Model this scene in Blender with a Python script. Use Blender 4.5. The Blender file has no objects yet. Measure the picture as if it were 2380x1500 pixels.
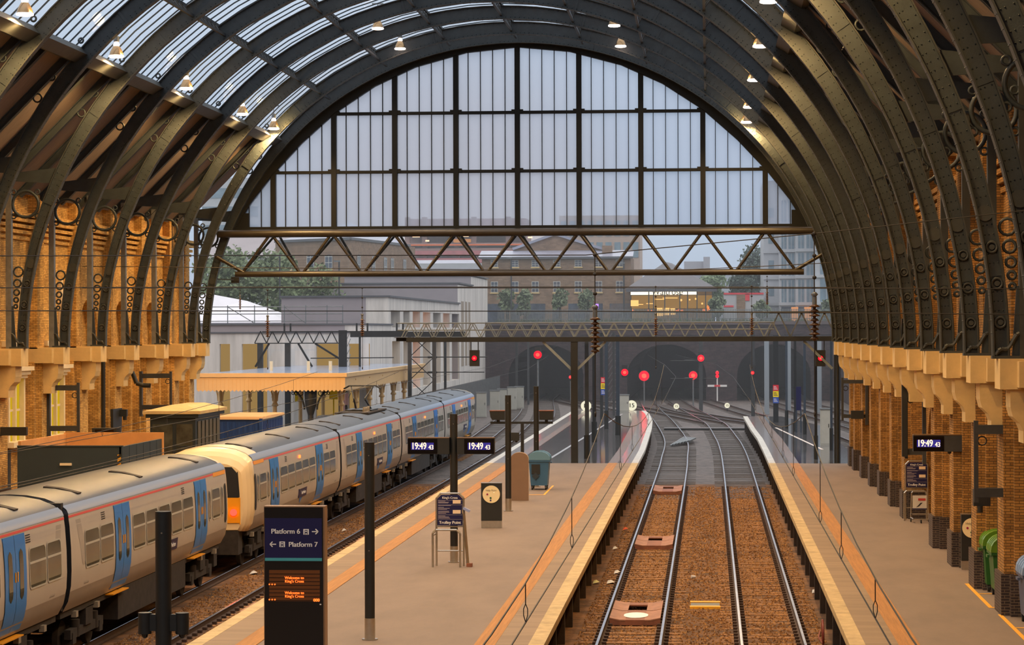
import bpy, bmesh, math, random
from mathutils import Vector, Matrix
random.seed(7)
SC = bpy.context.scene
COL = SC.collection
PI = math.pi
sin, cos, sqrt = math.sin, math.cos, math.sqrt

# ------------------------------------------------------------------ camera
FP, HC = 6000.0, 6.6
ya, pt, rl = math.atan(457 / FP), 15 / FP, .003
fw = Vector((-sin(ya) * cos(pt), cos(ya) * cos(pt), sin(pt)))
r0 = Vector((cos(ya), sin(ya), 0)); u0 = r0.cross(fw)
rt = r0 * cos(rl) - u0 * sin(rl); up = u0 * cos(rl) + r0 * sin(rl)
cd = bpy.data.cameras.new('camera'); cam = bpy.data.objects.new('camera', cd); COL.objects.link(cam)
m = Matrix.Identity(4)
for i in range(3):
    m[i][0], m[i][1], m[i][2] = rt[i], up[i], -fw[i]
m[0][3], m[1][3], m[2][3] = 0, 0, HC
cam.matrix_world = m
cd.sensor_width = 36; cd.lens = 36 * FP / 2380; cd.clip_end = 3000; cd.clip_start = 1
SC.camera = cam

def at(px, py, Y):
    "survey point: the real place at depth Y seen at this pixel of the photograph"
    d = fw * FP + rt * (px - 1190) - up * (py - 750)
    return Vector((0, 0, HC)) + d * (Y / d.y)

SC.view_settings.view_transform = 'Standard'
SC.view_settings.look = 'None'
SC.view_settings.gamma = 1
SC.view_settings.use_curve_mapping = False
SC.view_settings.exposure = 0.0

# ------------------------------------------------------------------ materials
def lin(c):
    return tuple((x / 255 / 12.92) if x / 255 <= .04045 else ((x / 255 + .055) / 1.055) ** 2.4 for x in c) + (1,)

def mat(name, col, rough=.6, metal=0, var=0, scale=4, bump=0, bscale=None, emit=0, spec=.5, stretch=None, ecol=None):
    M = bpy.data.materials.new(name); M.use_nodes = True
    N, L = M.node_tree.nodes, M.node_tree.links
    b = N['Principled BSDF']; c = lin(col)
    b.inputs['Base Color'].default_value = c
    b.inputs['Roughness'].default_value = rough; b.inputs['Metallic'].default_value = metal
    b.inputs['Specular IOR Level'].default_value = spec
    if emit:
        b.inputs['Emission Color'].default_value = lin(ecol or col); b.inputs['Emission Strength'].default_value = emit
    if var or bump:
        tc = N.new('ShaderNodeTexCoord'); mp = N.new('ShaderNodeMapping')
        L.new(tc.outputs['Object'], mp.inputs['Vector'])
        if stretch: mp.inputs['Scale'].default_value = stretch
    if var:
        nz = N.new('ShaderNodeTexNoise'); nz.inputs['Scale'].default_value = scale; nz.inputs['Detail'].default_value = 6
        nz.inputs['Roughness'].default_value = .65
        L.new(mp.outputs[0], nz.inputs['Vector'])
        r = N.new('ShaderNodeValToRGB')
        r.color_ramp.elements[0].position = .3; r.color_ramp.elements[1].position = .72
        r.color_ramp.elements[0].color = tuple(x * (1 - var) for x in c[:3]) + (1,)
        r.color_ramp.elements[1].color = tuple(min(1, x * (1 + var)) for x in c[:3]) + (1,)
        L.new(nz.outputs['Fac'], r.inputs['Fac']); L.new(r.outputs['Color'], b.inputs['Base Color'])
    if bump:
        nb = N.new('ShaderNodeTexNoise'); nb.inputs['Scale'].default_value = bscale or scale * 4; nb.inputs['Detail'].default_value = 4
        L.new(mp.outputs[0], nb.inputs['Vector'])
        bp = N.new('ShaderNodeBump'); bp.inputs['Strength'].default_value = bump; bp.inputs['Distance'].default_value = .05
        L.new(nb.outputs['Fac'], bp.inputs['Height']); L.new(bp.outputs[0], b.inputs['Normal'])
    return M

def brick_mat(name, c1, c2, mortar, bw=.215, bh=.066, var=.5, rough=.85):
    "brick courses for walls lying along X or along Y"
    M = bpy.data.materials.new(name); M.use_nodes = True
    N, L = M.node_tree.nodes, M.node_tree.links; b = N['Principled BSDF']; b.inputs['Roughness'].default_value = rough
    b.inputs['Specular IOR Level'].default_value = .25
    g = N.new('ShaderNodeNewGeometry'); s = N.new('ShaderNodeSeparateXYZ'); L.new(g.outputs['Position'], s.inputs[0])
    ad = N.new('ShaderNodeMath'); ad.operation = 'ADD'; L.new(s.outputs[0], ad.inputs[0]); L.new(s.outputs[1], ad.inputs[1])
    cb = N.new('ShaderNodeCombineXYZ'); L.new(ad.outputs[0], cb.inputs[0]); L.new(s.outputs[2], cb.inputs[1])
    t = N.new('ShaderNodeTexBrick'); t.inputs['Scale'].default_value = 1; t.inputs['Brick Width'].default_value = bw
    t.inputs['Row Height'].default_value = bh; t.inputs['Mortar Size'].default_value = .008; t.inputs['Bias'].default_value = -.1
    t.inputs['Color1'].default_value = lin(c1); t.inputs['Color2'].default_value = lin(c2); t.inputs['Mortar'].default_value = lin(mortar)
    L.new(cb.outputs[0], t.inputs['Vector'])
    nz = N.new('ShaderNodeTexNoise'); nz.inputs['Scale'].default_value = .9; nz.inputs['Detail'].default_value = 8; nz.inputs['Roughness'].default_value = .7
    L.new(g.outputs['Position'], nz.inputs['Vector'])
    mr = N.new('ShaderNodeMapRange'); mr.inputs[1].default_value = .3; mr.inputs[2].default_value = .7
    mr.inputs[3].default_value = 1 - var; mr.inputs[4].default_value = 1 + var * .5; L.new(nz.outputs['Fac'], mr.inputs[0])
    mx = N.new('ShaderNodeVectorMath'); mx.operation = 'SCALE'; L.new(t.outputs['Color'], mx.inputs[0]); L.new(mr.outputs[0], mx.inputs['Scale'])
    L.new(mx.outputs[0], b.inputs['Base Color'])
    bp = N.new('ShaderNodeBump'); bp.inputs['Strength'].default_value = .5; bp.inputs['Distance'].default_value = .02; bp.invert = True
    L.new(t.outputs['Fac'], bp.inputs['Height']); L.new(bp.outputs[0], b.inputs['Normal'])
    return M

def glass_mat(name, tint, clear=.8, rough=.05, veil=(200, 205, 210), shine=.05):
    "thin pane: mostly see-through, a little diffusing dirt and a surface reflection"
    M = bpy.data.materials.new(name); M.use_nodes = True
    N, L = M.node_tree.nodes, M.node_tree.links; N.remove(N['Principled BSDF'])
    tr = N.new('ShaderNodeBsdfTransparent'); tr.inputs[0].default_value = lin(tint)
    tl = N.new('ShaderNodeBsdfTranslucent'); tl.inputs[0].default_value = lin(veil)
    m1 = N.new('ShaderNodeMixShader'); m1.inputs[0].default_value = 1 - clear
    L.new(tr.outputs[0], m1.inputs[1]); L.new(tl.outputs[0], m1.inputs[2])
    gl = N.new('ShaderNodeBsdfGlossy'); gl.inputs['Roughness'].default_value = rough
    m2 = N.new('ShaderNodeMixShader'); m2.inputs[0].default_value = shine
    L.new(m1.outputs[0], m2.inputs[1]); L.new(gl.outputs[0], m2.inputs[2]); L.new(m2.outputs[0], N['Material Output'].inputs[0])
    return M

def glow(name, col, strength):
    M = bpy.data.materials.new(name); M.use_nodes = True
    N, L = M.node_tree.nodes, M.node_tree.links; N.remove(N['Principled BSDF'])
    e = N.new('ShaderNodeEmission'); e.inputs[0].default_value = lin(col); e.inputs[1].default_value = strength
    L.new(e.outputs[0], N['Material Output'].inputs[0]); return M

# ------------------------------------------------------------------ mesh builder
class MB:
    def __init__(s): s.v = []; s.f = []; s.sm = set()
    def add(s, vs, fs, smooth=False):
        n = len(s.v); s.v += [tuple(x) for x in vs]
        for f in fs:
            if smooth: s.sm.add(len(s.f))
            s.f.append(tuple(i + n for i in f))
        return s
    def box(s, x0, x1, y0, y1, z0, z1):
        if x0 > x1: x0, x1 = x1, x0
        if y0 > y1: y0, y1 = y1, y0
        if z0 > z1: z0, z1 = z1, z0
        return s.add([(x0, y0, z0), (x1, y0, z0), (x1, y1, z0), (x0, y1, z0), (x0, y0, z1), (x1, y0, z1), (x1, y1, z1), (x0, y1, z1)],
              [(3, 2, 1, 0), (4, 5, 6, 7), (0, 1, 5, 4), (1, 2, 6, 5), (2, 3, 7, 6), (3, 0, 4, 7)])
    def cyl(s, p, q, r, n=10, r2=None, caps=True):
        p, q = Vector(p), Vector(q); d = (q - p)
        if d.length < 1e-6: return s
        d.normalize(); a = d.orthogonal().normalized(); b = d.cross(a); r2 = r if r2 is None else r2
        vs = [p + (a * cos(2 * PI * i / n) + b * sin(2 * PI * i / n)) * r for i in range(n)] + \
             [q + (a * cos(2 * PI * i / n) + b * sin(2 * PI * i / n)) * r2 for i in range(n)]
        fs = [(i, (i + 1) % n, n + (i + 1) % n, n + i) for i in range(n)]
        s.add(vs, fs, n > 6)
        if caps: s.add(vs, [tuple(range(n - 1, -1, -1)), tuple(range(n, 2 * n))])
        return s
    def bar(s, p, q, w, h=None):
        "square bar from p to q"
        p, q = Vector(p), Vector(q); d = (q - p).normalized(); h = h or w
        a = d.cross(Vector((0, 0, 1)))
        a = a.normalized() if a.length > 1e-4 else Vector((1, 0, 0)); b = a.cross(d)
        vs = [o + a * (w / 2 * i) + b * (h / 2 * j) for o in (p, q) for i, j in ((-1, -1), (1, -1), (1, 1), (-1, 1))]
        return s.add(vs, [(0, 1, 5, 4), (1, 2, 6, 5), (2, 3, 7, 6), (3, 0, 4, 7), (3, 2, 1, 0), (4, 5, 6, 7)])
    def tube(s, pts, r, n=6):
        for a, b in zip(pts, pts[1:]): s.cyl(a, b, r, n, caps=False)
        return s
    def prism(s, poly, d0, d1, axis='Y'):
        "polygon (a,b) pushed out along axis: Y -> (x,z), X -> (y,z), Z -> (x,y)"
        def P(a, b, d): return (a, d, b) if axis == 'Y' else (d, a, b) if axis == 'X' else (a, b, d)
        n = len(poly); vs = [P(a, b, d0) for a, b in poly] + [P(a, b, d1) for a, b in poly]
        return s.add(vs, [tuple(range(n)), tuple(range(2 * n - 1, n - 1, -1))] + [(i, n + i, n + (i + 1) % n, (i + 1) % n) for i in range(n)])
    def torus(s, c, R, r, axis='Y', n=20, k=6):
        c = Vector(c); vs = []; fs = []
        for i in range(n):
            t = 2 * PI * i / n
            for j in range(k):
                u = 2 * PI * j / k; rr = R + r * cos(u); h = r * sin(u)
                o = (rr * cos(t), h, rr * sin(t)) if axis == 'Y' else (h, rr * cos(t), rr * sin(t)) if axis == 'X' else (rr * cos(t), rr * sin(t), h)
                vs.append(c + Vector(o))
        for i in range(n):
            for j in range(k):
                fs.append((i * k + j, ((i + 1) % n) * k + j, ((i + 1) % n) * k + (j + 1) % k, i * k + (j + 1) % k))
        return s.add(vs, fs, True)
    def sweep(s, prof, path, closed=False, cap=True):
        "profile (sideways, up) carried along a path of (x, y, z) in plan"
        n = len(prof); vs = []; P = [Vector(p) for p in path]
        for i, p in enumerate(P):
            d = (P[min(i + 1, len(P) - 1)] - P[max(i - 1, 0)]); d.z = 0; d.normalize(); a = Vector((d.y, -d.x, 0))
            for o, z in prof: vs.append(p + a * o + Vector((0, 0, z)))
        fs = []
        m_ = n if closed else n - 1
        for i in range(len(P) - 1):
            for j in range(m_): fs.append((i * n + j, i * n + (j + 1) % n, (i + 1) * n + (j + 1) % n, (i + 1) * n + j))
        if closed and cap: fs += [tuple(range(n - 1, -1, -1)), tuple(range((len(P) - 1) * n, len(P) * n))]
        return s.add(vs, fs)
    def lathe(s, c, prof, n=14):
        "prof of (radius, z) turned about a vertical axis at c"
        k = len(prof); vs = [(c[0] + r * cos(2 * PI * i / n), c[1] + r * sin(2 * PI * i / n), c[2] + z) for i in range(n) for r, z in prof]
        return s.add(vs, [(i * k + j, ((i + 1) % n) * k + j, ((i + 1) % n) * k + j + 1, i * k + j + 1) for i in range(n) for j in range(k - 1)], True)
    def shift(s, dx=0, dy=0, dz=0):
        s.v = [(x + dx, y + dy, z + dz) for x, y, z in s.v]; return s
    def mirror_x(s, cx=0):
        s.v = [(2 * cx - x, y, z) for x, y, z in s.v]; s.f = [f[::-1] for f in s.f]; return s
    def mesh(s, name, off=(0, 0, 0)):
        me = bpy.data.meshes.new(name)
        me.from_pydata([(x - off[0], y - off[1], z - off[2]) for x, y, z in s.v], [], s.f)
        for i in s.sm: me.polygons[i].use_smooth = True
        me.update(); return me

def tag(o, label=None, cat=None, group=None, kind=None):
    if label: o['label'] = label
    if cat: o['category'] = cat
    if group: o['group'] = group
    if kind: o['kind'] = kind
    return o

def T(name, loc, label, cat, group=None, kind=None, rz=0):
    "an Empty at the base of a thing; its parts are parented to it"
    o = bpy.data.objects.new(name, None); COL.objects.link(o); o.location = loc; o.rotation_euler = (0, 0, rz)
    o.empty_display_size = .2
    return tag(o, label, cat, group, kind)

def world_off(o):
    v = Vector((0, 0, 0))
    while o: v += o.location; o = o.parent
    return v

def P(par, name, mb, M, world=False, label=None, kind=None):
    "a part: own mesh under its thing; world=True when the shape was laid out in station coordinates"
    off = world_off(par) if world else (0, 0, 0)
    me = mb.mesh(name, off); me.materials.append(M)
    o = bpy.data.objects.new(name, me); COL.objects.link(o); o.parent = par
    return tag(o, label, None, None, kind)

def S(name, mb, M, label, cat, group=None, kind=None):
    "a thing that is one mesh, origin at the middle of its base"
    xs, ys, zs = zip(*mb.v); off = ((min(xs) + max(xs)) / 2, (min(ys) + max(ys)) / 2, min(zs))
    me = mb.mesh(name, off); me.materials.append(M)
    o = bpy.data.objects.new(name, me); COL.objects.link(o); o.location = off
    return tag(o, label, cat, group, kind)

def dup(root, loc=None, label=None, group=None, rz=None):
    def rec(o, par):
        c = o.copy(); COL.objects.link(c)
        if par: c.parent = par
        for ch in list(o.children): rec(ch, c)
        return c
    c = rec(root, None)
    if loc is not None: c.location = loc
    if rz is not None: c.rotation_euler = (0, 0, rz)
    if label: c['label'] = label
    if group: c['group'] = group
    return c

def text(par, name, body, size, loc, M, align='CENTER', rot=(PI / 2, 0, 0), ext=.002, sx=1, bold=0):
    cu = bpy.data.curves.new(name, 'FONT'); cu.body = body; cu.size = size; cu.align_x = align; cu.align_y = 'CENTER'
    cu.extrude = ext; cu.materials.append(M)
    tmp = bpy.data.objects.new('tmp', cu); COL.objects.link(tmp)
    me = bpy.data.meshes.new_from_object(tmp.evaluated_get(bpy.context.evaluated_depsgraph_get()))
    bpy.data.objects.remove(tmp); bpy.data.curves.remove(cu); me.name = name
    if bold:                                                # heavier strokes: the outline laid down twice, a hair apart
        vs = [tuple(v.co) for v in me.vertices]; fs = [tuple(p.vertices) for p in me.polygons]; n = len(vs)
        me = bpy.data.meshes.new(name)
        me.from_pydata([(x - bold, y, z) for x, y, z in vs] + [(x + bold, y, z + .0004) for x, y, z in vs], [], fs + [tuple(i + n for i in f) for f in fs])
    me.materials.clear(); me.materials.append(M)
    o = bpy.data.objects.new(name, me); COL.objects.link(o); o.location = loc; o.rotation_euler = rot; o.scale = (sx, 1, 1)
    o.parent = par
    return o

def spot(name, loc, energy, col, ang=150, blend=.5, size=.25, par=None, rot=(0, 0, 0)):
    l = bpy.data.lights.new(name, 'SPOT'); l.energy = energy; l.color = col; l.spot_size = math.radians(ang); l.spot_blend = blend; l.shadow_soft_size = size
    o = bpy.data.objects.new(name, l); COL.objects.link(o); o.location = loc; o.rotation_euler = rot
    if par: o.parent = par
    return o
def point(name, loc, energy, col, size=.2, par=None):
    l = bpy.data.lights.new(name, 'POINT'); l.energy = energy; l.color = col; l.shadow_soft_size = size
    o = bpy.data.objects.new(name, l); COL.objects.link(o); o.location = loc
    if par: o.parent = par
    return o

ORD = 'first second third fourth fifth sixth seventh eighth ninth tenth eleventh twelfth thirteenth fourteenth fifteenth sixteenth seventeenth eighteenth nineteenth twentieth'.split()

# palette
IRON = mat('iron_paint', (46, 54, 59), .55, 0, .25, 2.5, .1, 30)
IRON2 = mat('iron_flange', (52, 56, 56), .55, 0, .25, 3)
BLACKST = mat('black_steel', (32, 34, 34), .45, 0, .15, 6)
STEELDK = mat('dark_grey_steel', (58, 60, 62), .5, .2, .2, 4)
STEEL = mat('stainless_steel', (190, 185, 175), .28, .9, .1, 8)
GALV = mat('galvanised_steel', (120, 124, 126), .45, .5, .25, 3)
CABLE = mat('cable', (38, 34, 30), .6)
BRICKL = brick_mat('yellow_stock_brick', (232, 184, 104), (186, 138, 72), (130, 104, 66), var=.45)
BRICKD = brick_mat('darker_brick', (184, 136, 72), (138, 98, 52), (96, 76, 50), var=.5)  # stock brick in darker tones
BRICKB = brick_mat('blue_engineering_brick', (66, 56, 56), (48, 42, 44), (112, 98, 84), var=.4, rough=.5)
BRICKO = brick_mat('old_city_brick', (150, 122, 100), (126, 102, 84), (140, 122, 106), .5, .16, .25)
BRICKT = brick_mat('tunnel_brick', (72, 56, 58), (52, 42, 46), (70, 60, 60), .5, .16, .5)
STONE = mat('pale_stone', (206, 176, 120), .7, 0, .12, 2, .1)
CREAM = mat('cream_paint', (226, 210, 176), .55, 0, .06, 2)
BOARD = mat('roof_boarding', (112, 98, 88), .8, 0, .2, 2, stretch=(1, 6, 1))
WHITE = mat('white_enamel', (232, 230, 226), .5)
NAVY = mat('navy_sign', (22, 24, 74), .35)
SIGNBLK = mat('black_sign_face', (16, 14, 16), .3)
SCREENBLK = mat('black_screen', (10, 8, 12), .15)
REDLIT = glow('red_signal_light', (255, 26, 18), 16)
REDHALO = glow('red_glow_disc', (255, 8, 26), 4.0)
AMBERTXT = glow('amber_matrix', (255, 96, 34), 3.2)
WHITETXT = glow('clock_digits', (255, 226, 190), 1.5)
LAMPLIT = glow('lamp_glow', (255, 222, 200), 12)
WARMLIT = glow('warm_lit_window', (255, 196, 110), 1.3)
YELLIT = glow('yellow_lit_blind', (235, 190, 30), .7)
ORANGELIT = glow('orange_work_light', (255, 120, 50), 1.6)
YPAINT = mat('yellow_line_paint', (236, 168, 32), .6, 0, .15, 6)
# ================================================================== THE SETTING
BALL = mat('rusty_ballast', (104, 72, 44), .95, 0, .8, 1.3, 1.0, 9)
BALLW = mat('wet_ballast', (82, 72, 68), .7, 0, .8, 2, 1.0, 8)
ASPH = mat('dry_asphalt', (124, 107, 93), .8, 0, .14, .8, .08, 60, stretch=(1, .35, 1))
ASPHW = mat('wet_asphalt', (92, 90, 92), .07, 0, .4, .6, .02, 3, spec=1)
TILE = mat('edge_paving', (134, 112, 88), .75, 0, .22, 1.2, .05, 20, stretch=(.15, 1.6, 1))
TILEW = mat('wet_edge_paving', (138, 126, 122), .12, 0, .3, 1.2, .05, 20, stretch=(.15, 1.6, 1), spec=.8)
COPE = mat('coping_stone', (184, 160, 116), .8, 0, .28, 2.2, .25, 12)
COPEW = mat('wet_coping_stone', (196, 188, 174), .35, 0, .3, 2.2, .2, 12)
TACT = mat('tactile_paving', (172, 118, 58), .75, 0, .22, 2.0, .5, 9, stretch=(9, .25, 1))
TACTW = mat('wet_tactile_paving', (140, 108, 84), .16, 0, .22, 2.0, .5, 9, stretch=(9, .25, 1))
FACE = mat('platform_face', (62, 48, 38), .9, 0, .4, 1.5, .2)
YEND = 126.6

def flat(poly, z):
    mb = MB(); mb.add([(x, y, z) for x, y in poly], [tuple(range(len(poly)))]); return mb
ground = S('ground', MB().box(-60, 40, -40, 128, -1.5, -1.12), BALL, 'brown ballast ground between the platforms', 'ground', kind='structure')
g2 = S('ground', MB().box(-120, 120, 128, 700, -1.5, -1.13), BALLW, 'wet dark ground of the station throat', 'ground', kind='structure')

def cut(path, y0, y1):
    "the piece of an edge path between two depths"
    out = []
    def xa(y):
        for (xa_, ya_), (xb, yb) in zip(path, path[1:]):
            if ya_ <= y <= yb: return xa_ + (xb - xa_) * (y - ya_) / (yb - ya_)
        return path[-1][0]
    ys = [y0] + [p[1] for p in path if y0 < p[1] < y1] + [y1]
    return [(xa(y), y, 0) for y in ys]

def platform(name, label, Lp, Rp, y0, y1, edges):
    "slab between two edge paths with dry (under the roof) and wet (open air) tops"
    t = T(name, ((Lp[0][0] + Rp[0][0]) / 2, 90, -1.12), label, 'platform', kind='structure')
    for nm, a, b, M in (('slab', y0, min(YEND, y1), ASPH), ('wet_slab', YEND, y1, ASPHW)):
        if b <= a: continue
        l, r = cut(Lp, a, b), cut(Rp, a, b)
        ins = .32
        poly = [(x + (ins if 'L' in edges else 0), y) for x, y, z in l] + [(x - (ins if 'R' in edges else 0), y) for x, y, z in r][::-1]
        P(t, nm, MB().prism(poly, -1.3, -.002, 'Z'), M, True)
    for side, pth, sg in (('L', Lp, 1), ('R', Rp, -1)):
        if side not in edges: continue
        for dry in (1, 0):
            a, b = (y0, min(YEND, y1)) if dry else (YEND, y1)
            if b <= a: continue
            e = cut(pth, a, b); w = '' if dry else 'wet_'
            def strip(o0, o1, z0, z1):
                pr = [(sg * o0, z0), (sg * o1, z0), (sg * o1, z1), (sg * o0, z1)]
                return MB().sweep(pr, e, True)
            P(t, w + 'coping', strip(0, .33, -.16, .012), COPE if dry else COPEW, True)
            P(t, w + 'edge_paving', strip(.33, 1.02, -.1, .008), TILE if dry else TILEW, True)
            P(t, w + 'tactile_strip', strip(1.02, 1.46, -.1, .013), TACT if dry else TACTW, True)
            P(t, w + 'face_wall', strip(.3, .5, -1.3, -.16), FACE, True)
            n = 0; y = max(a, 44) + 1
            po = MB()
            while y < b - 1 and n < 60:
                x = cut(pth, y, y + .1)[0][0]
                po.box(x + sg * .08, x + sg * .34, y, y + .22, -1.2, -.16); y += 3.6; n += 1
            P(t, w + 'face_pier', po, FACE, True)
    return t
RE = [(-3.4, 10), (-3.45, 60), (-3.46, 140), (-3.55, 150), (-3.75, 170), (-4.02, 185), (-4.6, 200), (-5.1, 208)]
LE = [(-10.9, 10), (-10.95, 208)]
platform('platform', 'island platform between the train side and the two empty tracks, orange strips along both edges', LE, RE, 10, 207.6, 'LR')
platform('platform', 'narrow platform under the brick wall with bins and a trolley stand', [(2.9, 10), (2.9, 140), (2.87, 155), (2.7, 169.5), (2.55, 194)],
         [(7.5, 10), (7.5, 176), (5.4, 194)], 10, 194, 'L')
platform('platform', 'platform behind the train with the kiosk and the hoarding', [(-25.8, 10), (-25.8, 126.6), (-28.5, 127), (-28.5, 190)], [(-17.5, 10), (-17.5, 190)], 10, 190, 'R')
# white painted line across the wet end of the narrow platform and the lines on the island
ln = MB()
a, b = at(1800, 984, 172), at(1908, 1047, 141)
ln.add([(a.x, a.y, .004), (a.x + .16, a.y, .004), (b.x + .16, b.y, .004), (b.x, b.y, .004)], [(0, 1, 2, 3)])
S('white_line', ln, mat('white_line_paint', (214, 196, 182), .4), 'pale slanting line painted on the wet end of the narrow platform', 'painted line', kind='structure')
ln = MB(); ln.add([(-8.2, 128, .004), (-8.05, 128, .004), (-6.6, 200, .004), (-6.75, 200, .004)], [(0, 1, 2, 3)])
S('white_line', ln, mat('grey_line_paint', (150, 146, 146), .3), 'faint line along the middle of the wet island platform', 'painted line', kind='structure')

# ------------------------------------------------------------------ brick walls
CXA, AA, BB, Z0 = -9.2, 15.1, 14.5, 5.95
RIBY = [121 - 6.05 * k for k in range(14)]          # 121 ... 42.35
def wall_panel(mb, X, dx, y0, y1, z0, z1, arch=None):
    "panel facing +-X at plane X (dx = direction into the wall), optionally with an arched recess"
    if not arch:
        mb.add([(X, y0, z0), (X, y1, z0), (X, y1, z1), (X, y0, z1)], [(0, 1, 2, 3)]); return
    yc, hw, sp, top, dep, zb = arch
    n = 12; A = [(yc + hw * cos(PI - PI * i / n), sp + (top - sp) * sin(PI * i / n)) for i in range(n + 1)]
    A = [(yc - hw, zb)] + A + [(yc + hw, zb)]
    q = lambda a, b, c, d: mb.add([(X,) + a, (X,) + b, (X,) + c, (X,) + d], [(0, 1, 2, 3)])
    q((y0, z0), (yc - hw, z0), (yc - hw, z1), (y0, z1)); q((yc + hw, z0), (y1, z0), (y1, z1), (yc + hw, z1))
    if zb > z0: q((yc - hw, z0), (yc + hw, z0), (yc + hw, zb), (yc - hw, zb))
    for (a, b), (c, d) in zip(A[1:-1], A[2:-1]): q((a, b), (c, d), (c, z1), (a, z1))
    for (a, b), (c, d) in zip(A, A[1:]): mb.add([(X, a, b), (X, c, d), (X + dx * dep, c, d), (X + dx * dep, a, b)], [(0, 1, 2, 3)])

WL, WR = -25.75, 7.45
WT = 12.3
wl, wlr = MB(), MB(); wr, wrr = MB(), MB()
ys = [-40] + sorted(RIBY) + [YEND]
for y0, y1 in zip(ys, ys[1:]):
    m_ = (y0 + y1) / 2
    if 102 < y0 < 116:
        wall_panel(wl, WL, -1, y0, y1, -1.2, WT, (m_, 1.75, 6.0, 7.9, .5, 0.0))
    else: wall_panel(wl, WL, -1, y0, y1, -1.2, WT)
    if 78 < y0 < 79: wall_panel(wr, WR, 1, y0, 90.75, -1.2, WT, (84.7, 4.9, 1.2, 4.8, .36, 0.0))
    elif 84 < y0 < 85: pass
    else: wall_panel(wr, WR, 1, y0, y1, -1.2, WT)
wl.box(-26.6, -25.76 - .5, -40, YEND, -1.2, WT)           # mass behind the face, back of the recesses
wl.box(-26.6, WL, YEND - .4, YEND, -1.2, WT); wr.box(WR, 8.6, YEND - .4, YEND, -1.2, WT)
wr.box(WR + .36, 8.6, -40, YEND, -1.2, WT)
wallL = T('wall_left', (WL, 90, 0), 'yellow brick side wall behind the train and its platform', 'wall', kind='structure')
P(wallL, 'brickwork', wl, BRICKL, True)
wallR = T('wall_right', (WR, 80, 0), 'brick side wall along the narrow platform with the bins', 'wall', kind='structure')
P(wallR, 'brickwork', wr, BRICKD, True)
S('wall_rear', MB().box(-40, 20, -41, -40, -1.2, 24), BRICKD, 'brick wall closing the hall behind the viewer', 'wall', kind='structure')
# stepped brick courses near the wall tops
for w, X, s, M in ((wallL, WL, 1, BRICKL), (wallR, WR, -1, BRICKD)):
    mb = MB()
    for i in range(4): mb.box(X, X + s * (.08 + .07 * i), -40, YEND, 10.0 + .22 * i, 10.13 + .22 * i)
    mb.box(X, X + s * .34, -40, YEND, 10.86, 11.0)
    P(w, 'stepped_course', mb, M, True)
    P(w, 'wall_plate', MB().box(X, X + s * .3, -40, YEND, 11.75, 12.1), CREAM, True)

def pier(s, y, w=1.25, zb=0):
    "brick pier carrying one rib: s=-1 left wall, +1 right wall"
    X, fr = (WL, -25.2) if s < 0 else (WR, 6.73)
    M = BRICKL if s < 0 else BRICKD
    t = T('brick_pier', ((X + fr) / 2, y, 0), None, 'pier', kind='structure')
    mb = MB(); mb.box(X, fr, y - w / 2, y + w / 2, zb, 5.4); mb.box(X, fr - s * -.22, y - w / 2 - .28, y + w / 2 + .28, zb, 5.4)
    mb.box(X, fr - s * -.2, y - .5, y + .5, 5.4, 11.8)
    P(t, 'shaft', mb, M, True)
    if zb: return t
    mb = MB(); mb.box(X, fr + s * -.07, y - w / 2 - .07, y + w / 2 + .07, 0, .95); mb.box(X, fr + s * .12, y - w / 2 - .36, y + w / 2 + .36, 0, .95)
    P(t, 'plinth', mb, BRICKB, True)
    return t
def corbel(s, y):
    X, inn = (-25.7, -24.4) if s < 0 else (7.3, 6.0)
    t = T('stone_corbel', (X, y, 4.2), None, 'corbel', 'stone corbels under the roof arches', 'structure')
    P(t, 'block', MB().box(X, inn, y - .5, y + .5, 5.32, 5.95).box(X, inn - s * -.35, y - .85, y + .85, 5.36, 5.9), STONE, True)
    f = fr = inn - s * -.22
    pts = [(X, 5.32), (f, 5.32), (f, 4.95), (f + s * .05, 4.75), (f + s * .2, 4.6), (f + s * .26, 4.45), (f + s * .26, 4.2), (X, 4.2)]
    P(t, 'bracket', MB().prism(pts, y - .42, y + .42, 'Y'), STONE, True)
    return t
for i, y in enumerate([124.6] + RIBY):
    for s, wn in ((-1, 'wall behind the train'), (1, 'wall with the bins')):
        if s < 0 and y < 60: continue
        pier(s, y, zb=4.7 if s > 0 and 84 < y < 85 else 0)['label'] = 'brick pier on the %s, %s counted from the open end' % (wn, ORD[i])
        corbel(s, y)['label'] = 'pale stone corbel on the %s, %s counted from the open end' % (wn, ORD[i])

# ------------------------------------------------------------------ roof
def ell(th, e=0): return (CXA + (AA + e) * cos(th), Z0 + (BB + e) * sin(th))
TG = math.radians(41.5); EG = .8
sl = ell(TG, EG)[0] - CXA, ell(TG, EG)[1] - Z0            # slope top, relative
sb = (16.3, sl[1] - (16.3 - sl[0]))                        # slope foot
YR0, YR1 = -40, 124.2
RGLASS = glass_mat('roof_glass', (240, 244, 250), .82, .1)
gz = MB(); n = 36
ths = [TG + (PI - 2 * TG) * i / n for i in range(n + 1)]
vs = []
for th in ths:
    x, z = ell(th, EG); vs += [(x, YR0, z), (x, YR1, z)]
gz.add(vs, [(2 * i, 2 * i + 1, 2 * i + 3, 2 * i + 2) for i in range(n)], True)
ceil_ = T('ceiling', (CXA, 90, 20), 'barrel roof of glass and boarding over the tracks', 'roof', kind='structure')
P(ceil_, 'roof_glazing', gz, RGLASS, True)
gb = MB(); y = 20.
th2 = ths[::2]
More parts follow.
